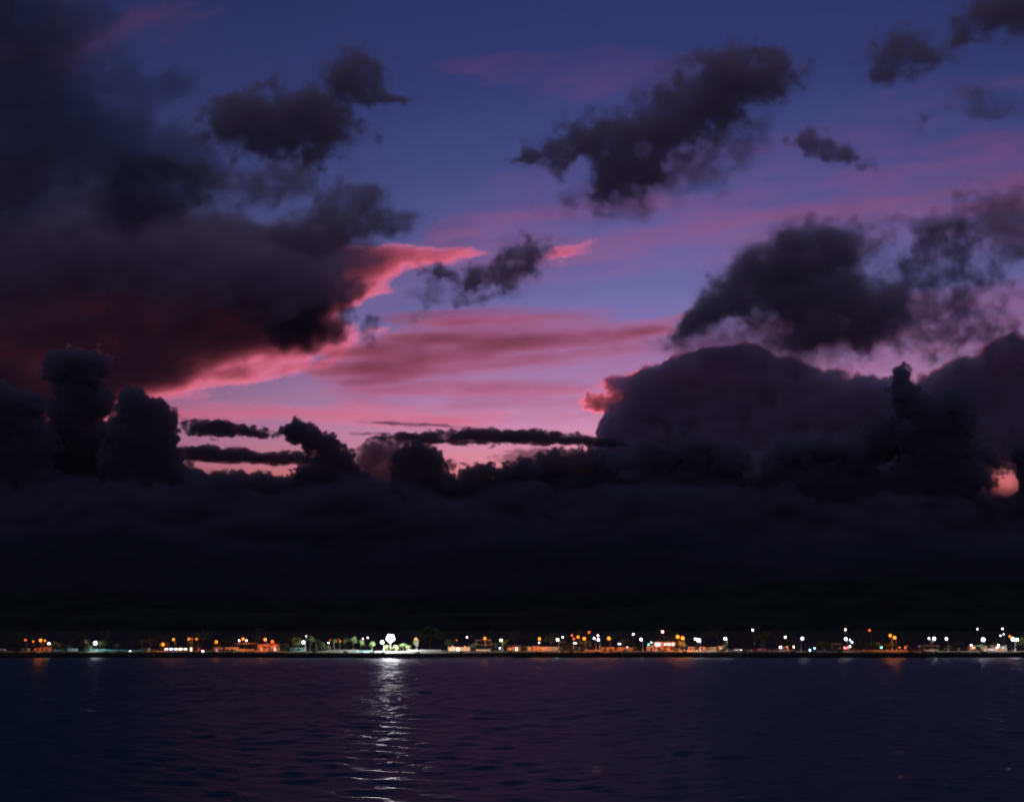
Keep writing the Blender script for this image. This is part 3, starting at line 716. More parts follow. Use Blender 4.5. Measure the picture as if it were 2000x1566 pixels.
L('small orange light by the balcony of the orange house', 536.5, 1261, 808, SODR, 40, .20, 'yard', SM, 'lamp')
L('white lamp beside the yellow green lit tree and teal kiosk', 593, 1253.5, 799, WHT, 420, .30, 'post', WH)
L('faint grey white light high above the teal kiosk', 598, 1242, 850, WHT, 14, .18, 'yard', SM, 'lamp')
L('faint bluish light left of the dark palm grove', 641.5, 1255, 840, (.6, .9, 1.0), 22, .2, 'yard', SM, 'lamp')
L('faint red light left of the dark palm grove', 645, 1249.5, 860, SODR, 26, .2, 'yard', SM, 'lamp')
L('tiny orange light, upper of two behind the palm grove', 662.5, 1248, 870, SODR, 20, .16, 'yard', SM, 'lamp')
L('small orange light, lower of two behind the palm grove', 664.5, 1252, 850, SOD, 40, .22, 'yard', SM, 'lamp')
L('tiny pink light, lower of two left of the floodlight', 709, 1247, 870, PNK, 22, .2, 'yard', SM, 'lamp')
L('tiny rose light, upper of two left of the floodlight', 718, 1244.8, 880, PNK, 26, .22, 'yard', SM, 'lamp')
L('bright white lamp just left of the floodlight mast', 746.5, 1253, 800, WHT, 900, .34, 'post', WH)
L('orange lamp against the big dark tree by the floodlight', 812.5, 1247, 806, SOD, 150, .26, 'post', OR)
L('dim red light low in the dark left of the ochre wall', 892, 1249.5, 870, SODR, 16, .2, 'yard', SM, 'lamp')
L('pale pink light high over the ochre wall', 912, 1243.5, 880, PNK, 36, .24, 'post', SM, 'lamp')
L('white globe in front of the ochre wall', 894.5, 1267.5, 806, WHT, 90, .36, 'yard', SM, 'lamp')
L('orange lamp on pale pole above the tiered pavilion', 947, 1246, 804, SOD, 260, .30, 'cross', OR)
L('warm white lamp in the tree right of the tiered pavilion', 978.5, 1249.5, 808, WARM, 160, .28, 'post', WH)
L('tiny greenish white light under the lit tree', 976.5, 1265, 806, (.7, 1, .85), 22, .2, 'yard', SM, 'lamp')
L('orange lamp on pole over the yellow wall with a gate', 1053.5, 1247, 803, SOD, 420, .30, 'cross', OR)
L('tiny white light below the yellow wall\'s lamp', 1053, 1254.5, 815, WHT, 18, .16, 'yard', SM, 'lamp')
L('white promenade lamp at the end of the yellow wall', 1089, 1248.5, 796, WHT, 260, .28, 'post', WH)
L('small white light up behind the end of the yellow wall', 1099, 1244, 850, WHT, 60, .22, 'yard', SM, 'lamp')
L('orange lamp, upper left of the orange cluster', 1117, 1240, 870, SODR, 110, .26, 'post', OR)
L('orange lamp, lower left of the orange cluster', 1120.5, 1246.8, 826, SODR, 130, .26, 'post', OR)
L('large orange lamp in the middle of the orange cluster', 1129, 1243, 834, SOD, 260, .32, 'post', OR)
L('brightest orange lamp at the right of the orange cluster', 1141, 1246, 812, SOD, 420, .34, 'post', OR)
L('red orange lamp standing highest above the orange cluster', 1150.5, 1234, 930, SODR, 150, .32, 'post', OR)
L('bluish white lamp, left of three white ones right of the orange cluster', 1160.5, 1246, 822, (.8, .88, 1), 90, .26, 'post', WH)
L('pinkish lamp above the three white ones right of the orange cluster', 1168, 1240.5, 870, PNK, 60, .26, 'post', SM)
L('white promenade lamp on a full length pole right of the orange cluster', 1168.5, 1248.5, 794, WHT, 170, .26, 'post', WH)
L('glaring orange lamp on lit pole with crossarms behind low palms', 1189, 1246, 802, SOD, 520, .34, 'cross', OR)
L('white light up on the slope left of a promenade lamp', 1237, 1238, 900, WHT, 60, .26, 'yard', SM, 'lamp')
L('white promenade lamp on tall pole between palms and salmon house', 1252, 1248, 794, WHT, 200, .28, 'post', WH)
L('small pink tinted light over the hot orange lit wall', 1225, 1264, 815, PNK, 40, .25, 'yard', SM, 'lamp')
L('dull red lamp high behind the salmon house', 1294, 1233, 940, (1, .35, .3), 90, .34, 'post', OR)
L('tiny teal light by the salmon house annex', 1267, 1258, 820, GRN, 26, .18, 'yard', SM, 'lamp')
L('tiny white light by the salmon house annex', 1272, 1254, 825, WHT, 26, .18, 'yard', SM, 'lamp')
L('left of the twin orange lamps above the golden tree', 1323.5, 1242.5, 806, SOD, 650, .36, 'post', OR)
L('right of the twin orange lamps above the golden tree', 1333, 1245, 802, SOD, 650, .36, 'post', OR)
L('blazing white lamp right of the golden tree', 1364.5, 1249.5, 795, WHT, 1300, .36, 'post', WH)
L('small white lamp touching the blazing one right of the golden tree', 1358, 1247, 815, WHT, 150, .26, 'post', WH)
L('white promenade lamp between blazing lamp and dark tree', 1416.5, 1246.5, 796, WHT, 340, .32, 'post', WH)
L('lone pale light high above the parked cars', 1470, 1229.5, 980, WARM, 50, .28, 'post', SM)
L('pink light low by the orange lit yard', 1524.5, 1263.5, 806, PNK, 110, .30, 'yard', SM, 'lamp')
L('yellowish light above the pink one', 1533.5, 1243.5, 880, WARM, 50, .28, 'post', SM)
L('small amber light right of the pink one', 1550.5, 1263, 812, WARM, 30, .22, 'yard', SM, 'lamp')
L('white promenade lamp left of the pale green tree', 1567, 1246, 795, WHT, 240, .30, 'post', WH, side=-1)
L('small blue light, left of two behind the promenade lamp', 1582, 1269, 806, BLU, 40, .24, 'yard', SM, 'lamp')
L('small blue light, right of two behind the promenade lamp', 1591, 1265.5, 810, BLU, 30, .20, 'yard', SM, 'lamp')
L('white promenade lamp above two red lights', 1651.5, 1247, 795, WHT, 300, .31, 'post', WH)
L('amber light high above the promenade lamp with red lights', 1651, 1229, 980, WARM, 60, .28, 'post', SM)
L('left red light at the foot of a promenade lamp', 1650, 1264.5, 799, RED, 60, .24, 'yard', SM, 'lamp')
L('right red light at the foot of a promenade lamp', 1655.5, 1264.5, 799.5, RED, 60, .24, 'yard', SM, 'lamp')
L('small white light up right of the red lights', 1660, 1249, 850, WHT, 28, .2, 'yard', SM, 'lamp')
L('pale blue light right of the red lights', 1664, 1253.5, 840, BLU, 40, .24, 'yard', SM, 'lamp')
L('warm light low right of the red lights', 1660, 1262, 812, WARM, 40, .22, 'yard', SM, 'lamp')
L('solitary orange lamp high on the dark slope', 1698, 1230, 960, SODR, 110, .32, 'post', OR)
L('teal light inside the trees left of the orange lamp pair', 1721.5, 1264, 812, GRN, 40, .28, 'yard', SM, 'lamp')
L('farther of the orange lamp pair left of the shelters', 1738.5, 1240, 826, SOD, 430, .32, 'post', OR)
L('nearer of the orange lamp pair left of the shelters, with orange lit pole', 1747, 1244, 800, SOD, 420, .34, 'post', OR)
L('small white lamp left of a promenade lamp by the shelters', 1814, 1246, 805, WHT, 60, .22, 'post', WH)
L('bluish white promenade lamp by the shelters', 1824.5, 1246, 795, WHT, 300, .32, 'post', WH, side=-1)
L('white promenade lamp right of the shelters', 1848, 1246.5, 796, WHT, 170, .28, 'post', WH)
L('blazing white lamp over the orange lit wall near the picture\'s edge', 1920, 1248, 797, WHT, 1300, .37, 'post', WH)
L('tiny white light high above the blazing lamp', 1909, 1228, 1000, WHT, 26, .24, 'yard', SM, 'lamp')
L('pinkish light high near the picture\'s edge', 1958, 1227.5, 1000, PNK, 44, .28, 'yard', SM, 'lamp')
L('tiny white light, upper of two near the picture\'s edge', 1960.5, 1238, 900, WHT, 26, .2, 'yard', SM, 'lamp')
L('tiny white light, lower of two near the picture\'s edge', 1954, 1241, 880, WHT, 26, .2, 'yard', SM, 'lamp')
L('amber lamp left of the last two white lamps', 1972, 1242, 815, SOD, 180, .28, 'post', OR)
L('blazing white lamp, left of the last two', 1978, 1247, 798, WHT, 1000, .36, 'post', WH)
L('white lamp, right of the last two at the picture\'s edge', 1986, 1248.5, 800, WHT, 420, .32, 'post', WH, side=-1)

# floodlight mast
p = at(763, 1246, 800); z0 = ground(800); h = p.z - z0
fm = empty('floodlight_mast', (p.x, 800, z0)); tag(fm, 'floodlight mast over the shore, brightest light of all', 'floodlight')
MB().tube([(0, 0, 0), (0, 0, h * .5), (0, 0, h + 1.4)], [.24, .2, .14], 8).build('mast', m_pole, fm, smooth=True)
for zz in (-1.5, 0, 1.5): MB().box((0, .05, h + zz), (4.6 if zz == 0 else 3.6, .14, .14)).build('crossbar', m_pole, fm)
spots = [(0, 0)] + [(1.0 * math.cos(a), 1.0 * math.sin(a)) for a in np.arange(6) * math.pi / 3] + [((1.65 + .3 * (k_ % 2)) * math.cos(a), (1.65 + .3 * (k_ % 2)) * math.sin(a)) for k_, a in enumerate(np.arange(10) * math.pi / 5 + .3)]
for xx, zz in spots:
    hd = MB().box((xx, -.28, h + zz), (.95, .4, .9)).build('flood_head', m_hood, fm)
    MB().ball((0, 0, 0), .45, 10, 6, .95).build('flood_lens', glow(WHT, 60), hd, (xx, -.52, h + zz))
bulb(fm, (0, -2.4, h), WHT, 3000, 1.5)

# ------------------------------------------------------------------ trees and palms
def palm(label, px, py_top, Y, seed, group='palms along the shore', spread=2.4, nfr=15):
    rnd = random.Random(seed); p = at(px, py_top, Y); z0 = ground(Y); H = max(1.2, p.z - z0 - .7)
    root = empty('palm_tree', (p.x, Y, z0), rnd.random() * 6); lean = rnd.uniform(-.5, .5)
    MB().tube([(0, 0, 0), (lean * .3, 0, H * .35), (lean * .7, .1, H * .7), (lean, .1, H)], [.24, .17, .14, .12], 6).build('trunk', m_trunk, root, smooth=True)
    mb = MB()
    for i in range(nfr):
        a = 2 * math.pi * i / nfr + rnd.uniform(-.2, .2); up = rnd.uniform(-.25, .95); ln = spread * rnd.uniform(.8, 1.15)
        pts = []
        for s in range(6):
            t = s / 5; r_ = ln * t * math.cos(up * .6); zz = H + .1 + ln * (up * t - 1.05 * t * t)
            pts.append(Vector((lean + math.cos(a) * r_, .1 + math.sin(a) * r_, zz)))
        side = Vector((-math.sin(a), math.cos(a), 0))
        for s in range(5):
            w0 = .42 * math.sin(math.pi * (.12 + .86 * s / 5)); w1 = .42 * math.sin(math.pi * (.12 + .86 * (s + 1) / 5)) if s < 4 else .02
            for sg in (-1, 1):                                  # drooping leaflets on both sides of the rib
                for k_ in range(2):
                    t0, t1 = k_ / 2, k_ / 2 + .36
                    A = pts[s].lerp(pts[s + 1], t0); B = pts[s].lerp(pts[s + 1], t1)
                    wv = (w0 + (w1 - w0) * t0) * rnd.uniform(.8, 1.25)
                    out_ = side * (sg * wv) + Vector((0, 0, -.45 * wv)) + (pts[s + 1] - pts[s]) * .5
                    mb.quad(A, B, B + out_, A + out_ * .98)
    me = bpy.data.meshes.new('crown'); me.from_pydata(mb.v, [], mb.f); me.update(); me.materials.append(m_frond)
    mesh_obj('crown', me, None, root)
    tag(root, label, 'palm', group); return root

def tree(label, px0, px1, py_top, Y, seed, mat=None, group='broad trees behind the shore', low=.3, leaves=1500, cat='tree'):
    rnd = random.Random(seed); pl = at(px0, py_top, Y); pr = at(px1, py_top, Y); cx = (pl.x + pr.x) / 2; R_ = (pr.x - pl.x) / 2
    z0 = ground(Y); H = pl.z - z0
    root = empty('tree', (cx, Y, z0))
    mb = MB(); th = H * (low + .15)
    mb.tube([(0, 0, 0), (rnd.uniform(-.15, .15), 0, th * .6), (rnd.uniform(-.3, .3), 0, th)], [.05 * H * .55, .035 * H * .55, .028 * H * .55], 6)
    clumps = []
    nb = 7
    for i in range(nb):
        a = 2 * math.pi * i / nb + rnd.uniform(-.3, .3); rr = R_ * rnd.uniform(.35, .8)
        zc = H * (low + (1 - low) * rnd.uniform(.25, .8))
        tip = Vector((math.cos(a) * rr, math.sin(a) * rr * .8, zc))
        mb.tube([(0, 0, th * .8), tuple(Vector((0, 0, th * .9)).lerp(tip, .5) + Vector((0, 0, .3))), tuple(tip)], [.018 * H, .012 * H, .006 * H], 5)
        clumps.append((tip, R_ * rnd.uniform(.3, .5)))
    for i in range(9):
        a = rnd.uniform(0, 6.28); rr = R_ * math.sqrt(rnd.random()) * .75
        zc = H * (low + (1 - low) * (.3 + .62 * rnd.random() * (1 - .45 * (rr / R_) ** 2)))
        clumps.append((Vector((math.cos(a) * rr, math.sin(a) * rr * .8, zc)), R_ * rnd.uniform(.22, .42)))
    clumps.append((Vector((0, 0, H * .93)), R_ * .25))
    mb.build('trunk', m_trunk, root)
    V, Fc = [], []
    for i in range(leaves):
        c, r_ = clumps[rnd.randrange(len(clumps))]
        d = Vector((rnd.gauss(0, 1), rnd.gauss(0, 1), rnd.gauss(0, 1))).normalized() * r_ * rnd.random() ** .4
        q = c + Vector((d.x, d.y, d.z * .7)); q.z = min(q.z, H)
        s = rnd.uniform(.14, .34) * (R_ / 4) ** .4
        u = Vector((rnd.gauss(0, 1), rnd.gauss(0, 1), rnd.gauss(0, .6))).normalized(); w = u.orthogonal().normalized()
        w = (w * rnd.uniform(-1, 1) + u.cross(w) * rnd.uniform(-1, 1)).normalized()
        b_ = len(V); V += [tuple(q - u * s), tuple(q + w * s * .55), tuple(q + u * s), tuple(q - w * s * .55)]; Fc.append((b_, b_ + 1, b_ + 2, b_ + 3))
    me = bpy.data.meshes.new('crown'); me.from_pydata(V, [], Fc); me.update(); me.materials.append(mat or m_leaf[seed % 4])
    mesh_obj('crown', me, None, root)
    tag(root, label, cat, group); return root

# palms
P = palm
for i, (px, py, Y, lb) in enumerate([
    (108, 1250, 806, 'small palm right of the first white lamp'), (120, 1254, 812, 'low palm above the teal wall piece left of the dazzling lamp'),
    (133, 1258, 803, 'short palm half hiding the teal wall left of the dazzling lamp'),
    (166, 1248, 803, 'palm with lit fronds left of the dazzling white lamp'), (176, 1257, 802, 'stubby palm just under the dazzling lamp\'s left side'),
    (196, 1251, 804, 'palm right of the dazzling white lamp'), (204, 1248, 810, 'thin tall palm above the striped teal wall'), (228, 1255, 812, 'dim palm at the middle of the striped teal wall'),
    (277, 1247, 812, 'dark palm left of the grey wall before the market stalls'), (296, 1245, 812, 'taller dark palm left of the yellow lit tree'),
    (606, 1240, 806, 'tall shaggy palm right of the kiosk\'s white lamp'), (618, 1247, 812, 'second shaggy palm right of the kiosk\'s white lamp'), (629, 1253, 806, 'drooping palm with one warm lit frond'),
    (653, 1247, 806, 'dark grove palm, first of the row left of the floodlight'), (676, 1244, 808, 'dark grove palm, second of the row left of the floodlight'),
    (690, 1242, 806, 'dark grove palm, third of the row left of the floodlight'), (703, 1248, 806, 'dark grove palm, fourth of the row left of the floodlight'),
    (727, 1252, 803, 'palm lit from the side, just left of the white lamp by the mast'), (756, 1257, 804, 'bright green palm below the floodlight'), (773, 1258, 803, 'bright green palm right of the floodlight mast'),
    (788, 1255, 806, 'palm with yellowish fronds right of the floodlight mast'), (799, 1259, 804, 'low palm left of the lamp by the big dark tree'),
    (1024, 1261, 800, 'low palm left of the yellow wall'), (1094, 1262, 796, 'bright little palm at the end of the yellow wall'),
    (1112, 1264, 797, 'low palm, first of the bushy row below the orange cluster'), (1124, 1261, 798, 'low palm, second of the bushy row below the orange cluster'),
    (1137, 1264, 797, 'low palm, third of the bushy row below the orange cluster'), (1181, 1263, 796, 'low palm left of the lit pole with crossarms'), (1193, 1264, 796, 'low palm in front of the lit pole with crossarms'),
    (1203, 1262, 797, 'low palm right of the lit pole with crossarms'), (1220, 1267, 796, 'tiny palm in front of the hot orange lit wall'), (1240, 1260, 800, 'round palm left of the promenade lamp by the salmon house'),
    (1291, 1267, 793, 'leaning low palm in front of the salmon house'), (1318, 1264, 793, 'dark spiky palm in front of the golden tree'), (1322, 1268, 792, 'small dark palm at the water below the golden tree'),
    (1412, 1262, 793, 'dark bushy palm under the lamp between blazing lamp and dark tree'),
    (1850, 1258, 801, 'thin palm at the promenade lamp right of the shelters'), (1913, 1262, 793, 'dark palm silhouette below the blazing lamp near the edge')]):
    P(lb, px, py, Y, 300 + i, spread=2.0 if py > 1258 else 2.7)
# broad trees
T_ = tree
for i, (a, b_, py, Y, lb, lf, mt) in enumerate([
    (20, 60, 1256, 830, 'rounded dark tree at the far end under the first orange lamps', 900, 1), (84, 104, 1256, 818, 'small tree behind the orange lit porch', 700, 2),
    (306, 334, 1253, 809, 'yellow lit tree around an orange lamp above the stalls', 1500, 2), (362, 380, 1249, 830, 'slim tree with lit twigs behind the stall lamps', 700, 0),
    (416, 436, 1254, 822, 'tree behind the lamp of the pale teal house', 800, 2), (440, 462, 1254, 840, 'dark tree behind the pale teal house', 900, 1),
    (486, 506, 1250, 838, 'dark tree right of the flat pavilion roof', 900, 1), (545, 566, 1256, 815, 'dark shrubby tree between balcony house and teal kiosk', 900, 3),
    (566, 594, 1245, 804, 'yellow green lit tree with pale trunk behind the teal kiosk', 1500, 2), (622, 650, 1262, 803, 'low bush with warm lit edge left of the grove', 900, 0),
    (806, 820, 1244, 809, 'narrow tree with orange lit branches by the big dark tree', 700, 2), (812, 866, 1224, 860, 'big dark round tree right of the floodlight', 3600, 1),
    (866, 890, 1248, 840, 'dark tree left of the ochre wall', 900, 1), (918, 942, 1256, 815, 'leafy tree between ochre wall and tiered pavilion', 1000, 3),
    (958, 976, 1254, 812, 'dark green tree right of the tiered pavilion', 900, 3), (972, 996, 1247, 812, 'orange and green lit tree right of the tiered pavilion', 1100, 2),
    (1060, 1092, 1236, 845, 'bare branched tree behind the yellow wall', 800, 1), (1092, 1118, 1252, 822, 'dark tree behind the end of the yellow wall', 900, 0),
    (1118, 1160, 1251, 822, 'wide dark tree under the orange cluster', 1300, 1), (1206, 1236, 1247, 845, 'dark tree on the slope right of the crossarm pole', 900, 3),
    (1318, 1344, 1252, 808, 'golden lit tree under the twin orange lamps', 1900, 2), (1300, 1330, 1246, 845, 'brown lit tree behind the salmon house', 900, 0),
    (1410, 1424, 1254, 800, 'narrow dark tree at the promenade lamp', 700, 1), (1474, 1510, 1233, 850, 'tall dark tree behind the parked cars', 1300, 0),
    (1480, 1494, 1255, 800, 'small bright leaved tree by the parked cars', 600, 2), (1520, 1545, 1250, 825, 'tree behind the orange lit yard', 900, 0),
    (1592, 1622, 1251, 803, 'pale green lit tree right of a promenade lamp', 1700, 2), (1614, 1646, 1258, 806, 'dark tangled tree left of the red lights', 1200, 1),
    (1664, 1692, 1258, 806, 'olive tree right of the red lights', 1100, 1), (1690, 1724, 1254, 808, 'green tree in the middle of the row before the orange lamp pair', 1300, 3),
    (1724, 1748, 1256, 808, 'green tree next to the orange lamp pair', 1200, 2), (1798, 1836, 1259, 822, 'low tree behind the shelters', 1000, 3),
    (1852, 1884, 1256, 840, 'dark tree right of the shelters', 900, 1), (1902, 1926, 1259, 802, 'rounded dark tree under the blazing lamp near the edge', 1000, 3),
    (1986, 2022, 1243, 806, 'bright green lit tree cut by the picture\'s edge', 1700, 2), (1938, 1962, 1254, 815, 'orange lit tree in front of the long orange wall', 900, 0)]):
    T_(lb, a, b_, py, Y, 500 + i, m_leaf[mt], leaves=lf)
# the dark trees standing behind the town
rnd = random.Random(11)
for i in range(46):
    px = -60 + i * 46 + rnd.uniform(-14, 14)
    if 1700 < px < 1: continue
    w = rnd.uniform(18, 34)
    T_('dark tree in the unlit belt behind the town', px - w, px + w, rnd.uniform(1226, 1240), rnd.uniform(900, 980), 700 + i, m_leaf[i % 4], 'unlit tree belt behind the town', leaves=420)

# ------------------------------------------------------------------ buildings, walls and small things of the town
def span(px0, px1, Y):
    a = at(px0, 1260, Y).x; b_ = at(px1, 1260, Y).x; return (a + b_) / 2, b_ - a
def ztop(py, Y): return at(1000, py, Y).z - ground(Y)
def opening(root, name, x, z, w, h, y, lit=None, power=2.0):
    """window or door: frame set 4 cm proud of the wall, pane recessed in it"""
    f = MB(); t = .09
    f.box((x - w / 2 - t / 2, y - .04, z), (t, .12, h + 2 * t)); f.box((x + w / 2 + t / 2, y - .04, z), (t, .12, h + 2 * t))
    f.box((x, y - .04, z + h / 2 + t / 2), (w, .12, t)); f.box((x, y - .04, z - h / 2 - t / 2), (w, .12, t))
    if w > .9 and name == 'window': f.box((x, y - .04, z), (.06, .1, h))
    fo = f.build(name, m_white if lit else m_wood, root)
    MB().box((x, y - .015, z), (w, .04, h)).build('pane' if name == 'window' else 'door_leaf', glow(lit, power) if lit else (m_glass if name == 'window' else m_wood), fo)
def house(label, px0, px1, py_top, Y, depth, mat, roof='flat', roof_mat=None, wins=(), doors=(), name='house', cat='house', eave=.35, rise=1.1, group=None):
    cx, w = span(px0, px1, Y); H = max(1.6, ztop(py_top, Y)); root = empty(name, (cx, Y, ground(Y) - .05))
    rh = rise if roof == 'gable' else .18
    hw = H - (rh if roof != 'parapet' else 0)
    MB().box((0, depth / 2, hw / 2), (w, depth, hw)).build('wall', mat, root)
    rm = roof_mat or m_tile
    if roof == 'gable':
        prof = [(-eave, hw), (depth / 2, hw + rh), (depth + eave, hw), (depth + eave, hw + .1), (depth / 2, hw + rh + .12), (-eave, hw + .1)]
        MB().prism(prof, w + 2 * eave).build('roof', rm, root)
        g_ = MB()
        for s in (-1, 1):
            x = s * (w / 2 - .08); g_.v += [(x, 0, hw), (x, depth, hw), (x, depth / 2, hw + rh - .05)]; n_ = len(g_.v); g_.f.append((n_ - 3, n_ - 2, n_ - 1))
        g_.build('gable', mat, root)
    elif roof == 'flat':
        MB().box((0, depth / 2 - .1, hw + .09), (w + 2 * eave, depth + 2 * eave, .18)).build('roof', rm, root)
    else:
        MB().box((0, depth / 2, hw - .06), (w + .16, depth + .16, .2)).build('roof', rm, root)
    for (x, z, ww, hh, *lit) in wins: opening(root, 'window', x * w, z * hw, ww, hh, 0, *lit)
    for (x, ww, hh, *lit) in doors: opening(root, 'door', x * w, hh / 2 + .12, ww, hh, 0, *lit)
    tag(root, label, cat, group); return root
def wall_run(label, px0, px1, py_top, Y, mat, panels=0, gate=None, group=None, name='garden_wall', thick=.22, post_mat=None):
    cx, w = span(px0, px1, Y); H = max(.5, ztop(py_top, Y)); root = empty(name, (cx, Y, ground(Y) - .05))
    n = max(1, panels or round(w / 3.2))
    for i in range(n):
        x = -w / 2 + (i + .5) * w / n
        if gate and gate[0] <= (i + .5) / n <= gate[1]: continue
        MB().box((x, 0, H / 2), (w / n - .24, thick, H)).build('panel', mat, root)
    for i in range(n + 1):
        MB().box((-w / 2 + i * w / n, 0, H / 2 + .05), (.25, thick + .1, H + .12)).build('post', post_mat or mat, root)
    if gate:
        x0 = -w / 2 + gate[0] * w; x1 = -w / 2 + gate[1] * w; xm = (x0 + x1) / 2
        fr = MB(); fr.box((x0, -.05, H * .56), (.3, .4, H * 1.12)); fr.box((x1, -.05, H * .56), (.3, .4, H * 1.12)); fr.box((xm, -.05, H * 1.12 + .08), (x1 - x0 + .3, .42, .2))
        g_ = fr.build('gate_frame', m_white, root)
        MB().box((xm, .02, H * .53), (x1 - x0 - .32, .08, H * 1.04)).build('gate_leaf', m_orange, g_)
    tag(root, label, 'wall', group, 'thing'); return root
def pavilion(label, px0, px1, py_top, Y, depth, tiers=1, roof_mat=None, name='pavilion', post_mat=None, cat='pavilion', rail=True):
    cx, w = span(px0, px1, Y); H = ztop(py_top, Y); root = empty(name, (cx, Y, ground(Y)))
    for s in (-1, 1):
        for d in (0, 1): MB().box((s * (w / 2 - .5), d * depth, (H - .5) / 2), (.16, .16, H - .5)).build('post', post_mat or m_wood, root)
    for t in range(tiers):
        z = H - .35 - t * H * .42; e = .5 + t * .55
        prof = [(-e, z), (depth / 2, z + .42), (depth + e, z), (depth + e, z + .1), (depth / 2, z + .54), (-e, z + .1)]
        MB().prism(prof, w + e * (.6 + t)).build('roof', roof_mat or m_tile, root)
    if rail: MB().box((0, -.02, .45), (w - 1.2, .14, .9)).build('low_wall', m_cream, root)
    tag(root, label, cat); return root
def stall(label, px0, px1, py_top, Y, canopy, sign, power, mat=None):
    cx, w = span(px0, px1, Y); H = ztop(py_top, Y); root = empty('market_stall', (cx, Y, ground(Y)))
    for s in (-1, 1):
        for d in (0, 1): MB().box((s * (w / 2 - .1), d * 1.9, H * .47), (.09, .09, H * .94)).build('post', m_pole, root)
    MB().prism([(-.35, H * .86), (2.1, H), (2.1, H + .06), (-.35, H * .86 + .06)], w + .15).build('canopy', canopy, root)
    MB().box((0, .15, .48), (w * .9, .6, .96)).build('counter', mat or m_white, root)
    MB().box((0, 1.92, H * .45), (w * .9, .06, H * .8)).build('back_panel', m_white, root)
    if sign: MB().box((0, -.3, H * .76), (w * .6, .08, .5)).build('sign_panel', glow(sign, power), root)
    tag(root, label, 'stall', 'market stalls under the yellow lit tree'); return root
def car(label, px, Y, rz, paint, lit=None, power=0, back=None):
    root = empty('parked_car', (xat(px, Y), Y, ground(Y) + .06), rz)
    L_, W_ = 4.2, 1.72
    prof = [(-2.1, .32), (2.1, .32), (2.12, .62), (1.95, .84), (1.0, .95), (.45, 1.42), (-1.0, 1.46), (-1.75, .98), (-2.1, .9)]
    mb = MB(); nP = len(prof)
    rows = [(-W_ / 2, .93), (-W_ / 2 + .12, 1.0), (W_ / 2 - .12, 1.0), (W_ / 2, .93)]
    for y, s in rows:
        for a, z in prof: mb.v.append((a * (s if z < 1 else s), y * (1 if z < 1 else .84), .32 + (z - .32) * s))
    for r_ in range(3):
        for i in range(nP): mb.f.append((r_ * nP + i, r_ * nP + (i + 1) % nP, (r_ + 1) * nP + (i + 1) % nP, (r_ + 1) * nP + i))
    mb.f.append(tuple(reversed(range(nP)))); mb.f.append(tuple(3 * nP + i for i in range(nP)))
    body = mb.build('body', paint, root)
    for s in (-1, 1):
        MB().prism([(-1.45, 1.0), (.72, 1.0), (.38, 1.36), (-.95, 1.39)], .03, 'y').build('side_window', m_glass, root, (0, s * W_ * .435, 0))
        for x in (-1.3, 1.35):
            wh = MB().tube([(x, s * .66, .3), (x, s * .88, .3)], .31, 12).build('wheel', m_rubber, root)
            MB().tube([(x, s * .885, .3), (x, s * .9, .3)], .17, 10).build('rim', m_pole, wh)
        MB().box((2.08, s * .58, .7), (.1, .36, .2)).build('headlight', glow(lit, power) if lit else m_glass, root)
        MB().box((-2.06, s * .62, .8), (.1, .28, .2)).build('tail_light', glow(back, 12) if back else m_tile, root)
    tag(root, label, 'car', 'cars parked behind the grass verge'); return root
def bench(label, px, Y, rz=0):
    root = empty('park_bench', (xat(px, Y), Y, ground(Y) + .07), rz)
    for i in range(4): MB().box((0, -.18 + .12 * i, .45), (1.7, .1, .05)).build('seat_slat', m_white, root)
    for i in range(3): MB().box((0, .27, .6 + .15 * i), (1.7, .05, .11)).build('back_slat', m_white, root)
    for s in (-1, 1): MB().box((s * .7, .03, .22), (.1, .5, .44)).build('leg', m_concrete, root)
    tag(root, label, 'bench', 'white benches on the promenade'); return root
def bollard(label, px, Y, h=1.2):
    root = empty('bollard', (xat(px, Y), Y, ground(Y) + .05))
    MB().tube([(0, 0, 0), (0, 0, h * .9), (0, 0, h)], [.16, .15, .09], 8).build('shaft', m_white, root)
    MB().tube([(0, 0, h * .7), (0, 0, h * .78)], .165, 8).build('band', m_tile, root)
    tag(root, label, 'bollard', 'white bollards on the promenade'); return root
def fence(label, px0, px1, py_top, Y, n, mat):
    cx, w = span(px0, px1, Y); H = ztop(py_top, Y); root = empty('picket_fence', (cx, Y, ground(Y)))
    for i in range(n): MB().box((-w / 2 + (i + .5) * w / n, 0, H / 2), (.32, .1, H * random.Random(i).uniform(.8, 1.05))).build('picket', mat, root)
    for z in (.35, .75): MB().box((0, .09, H * z), (w, .07, .09)).build('rail', mat, root)
    tag(root, label, 'fence'); return root
def shelter(label, px, py_top, Y, r, mat):
    H = ztop(py_top, Y); root = empty('parasol_shelter', (xat(px, Y), Y, ground(Y)))
    MB().tube([(0, 0, 0), (0, 0, H - .2)], [.13, .1], 7).build('post', m_wood, root)
    MB().tube([(0, 0, H - .55), (0, 0, H)], [r, .12], 10).build('roof', mat, root)
    MB().tube([(0, 0, .7), (0, 0, .78)], .55, 10).build('table_top', m_concrete, root)
    tag(root, label, 'shelter', 'parasol shelters by the promenade'); return root

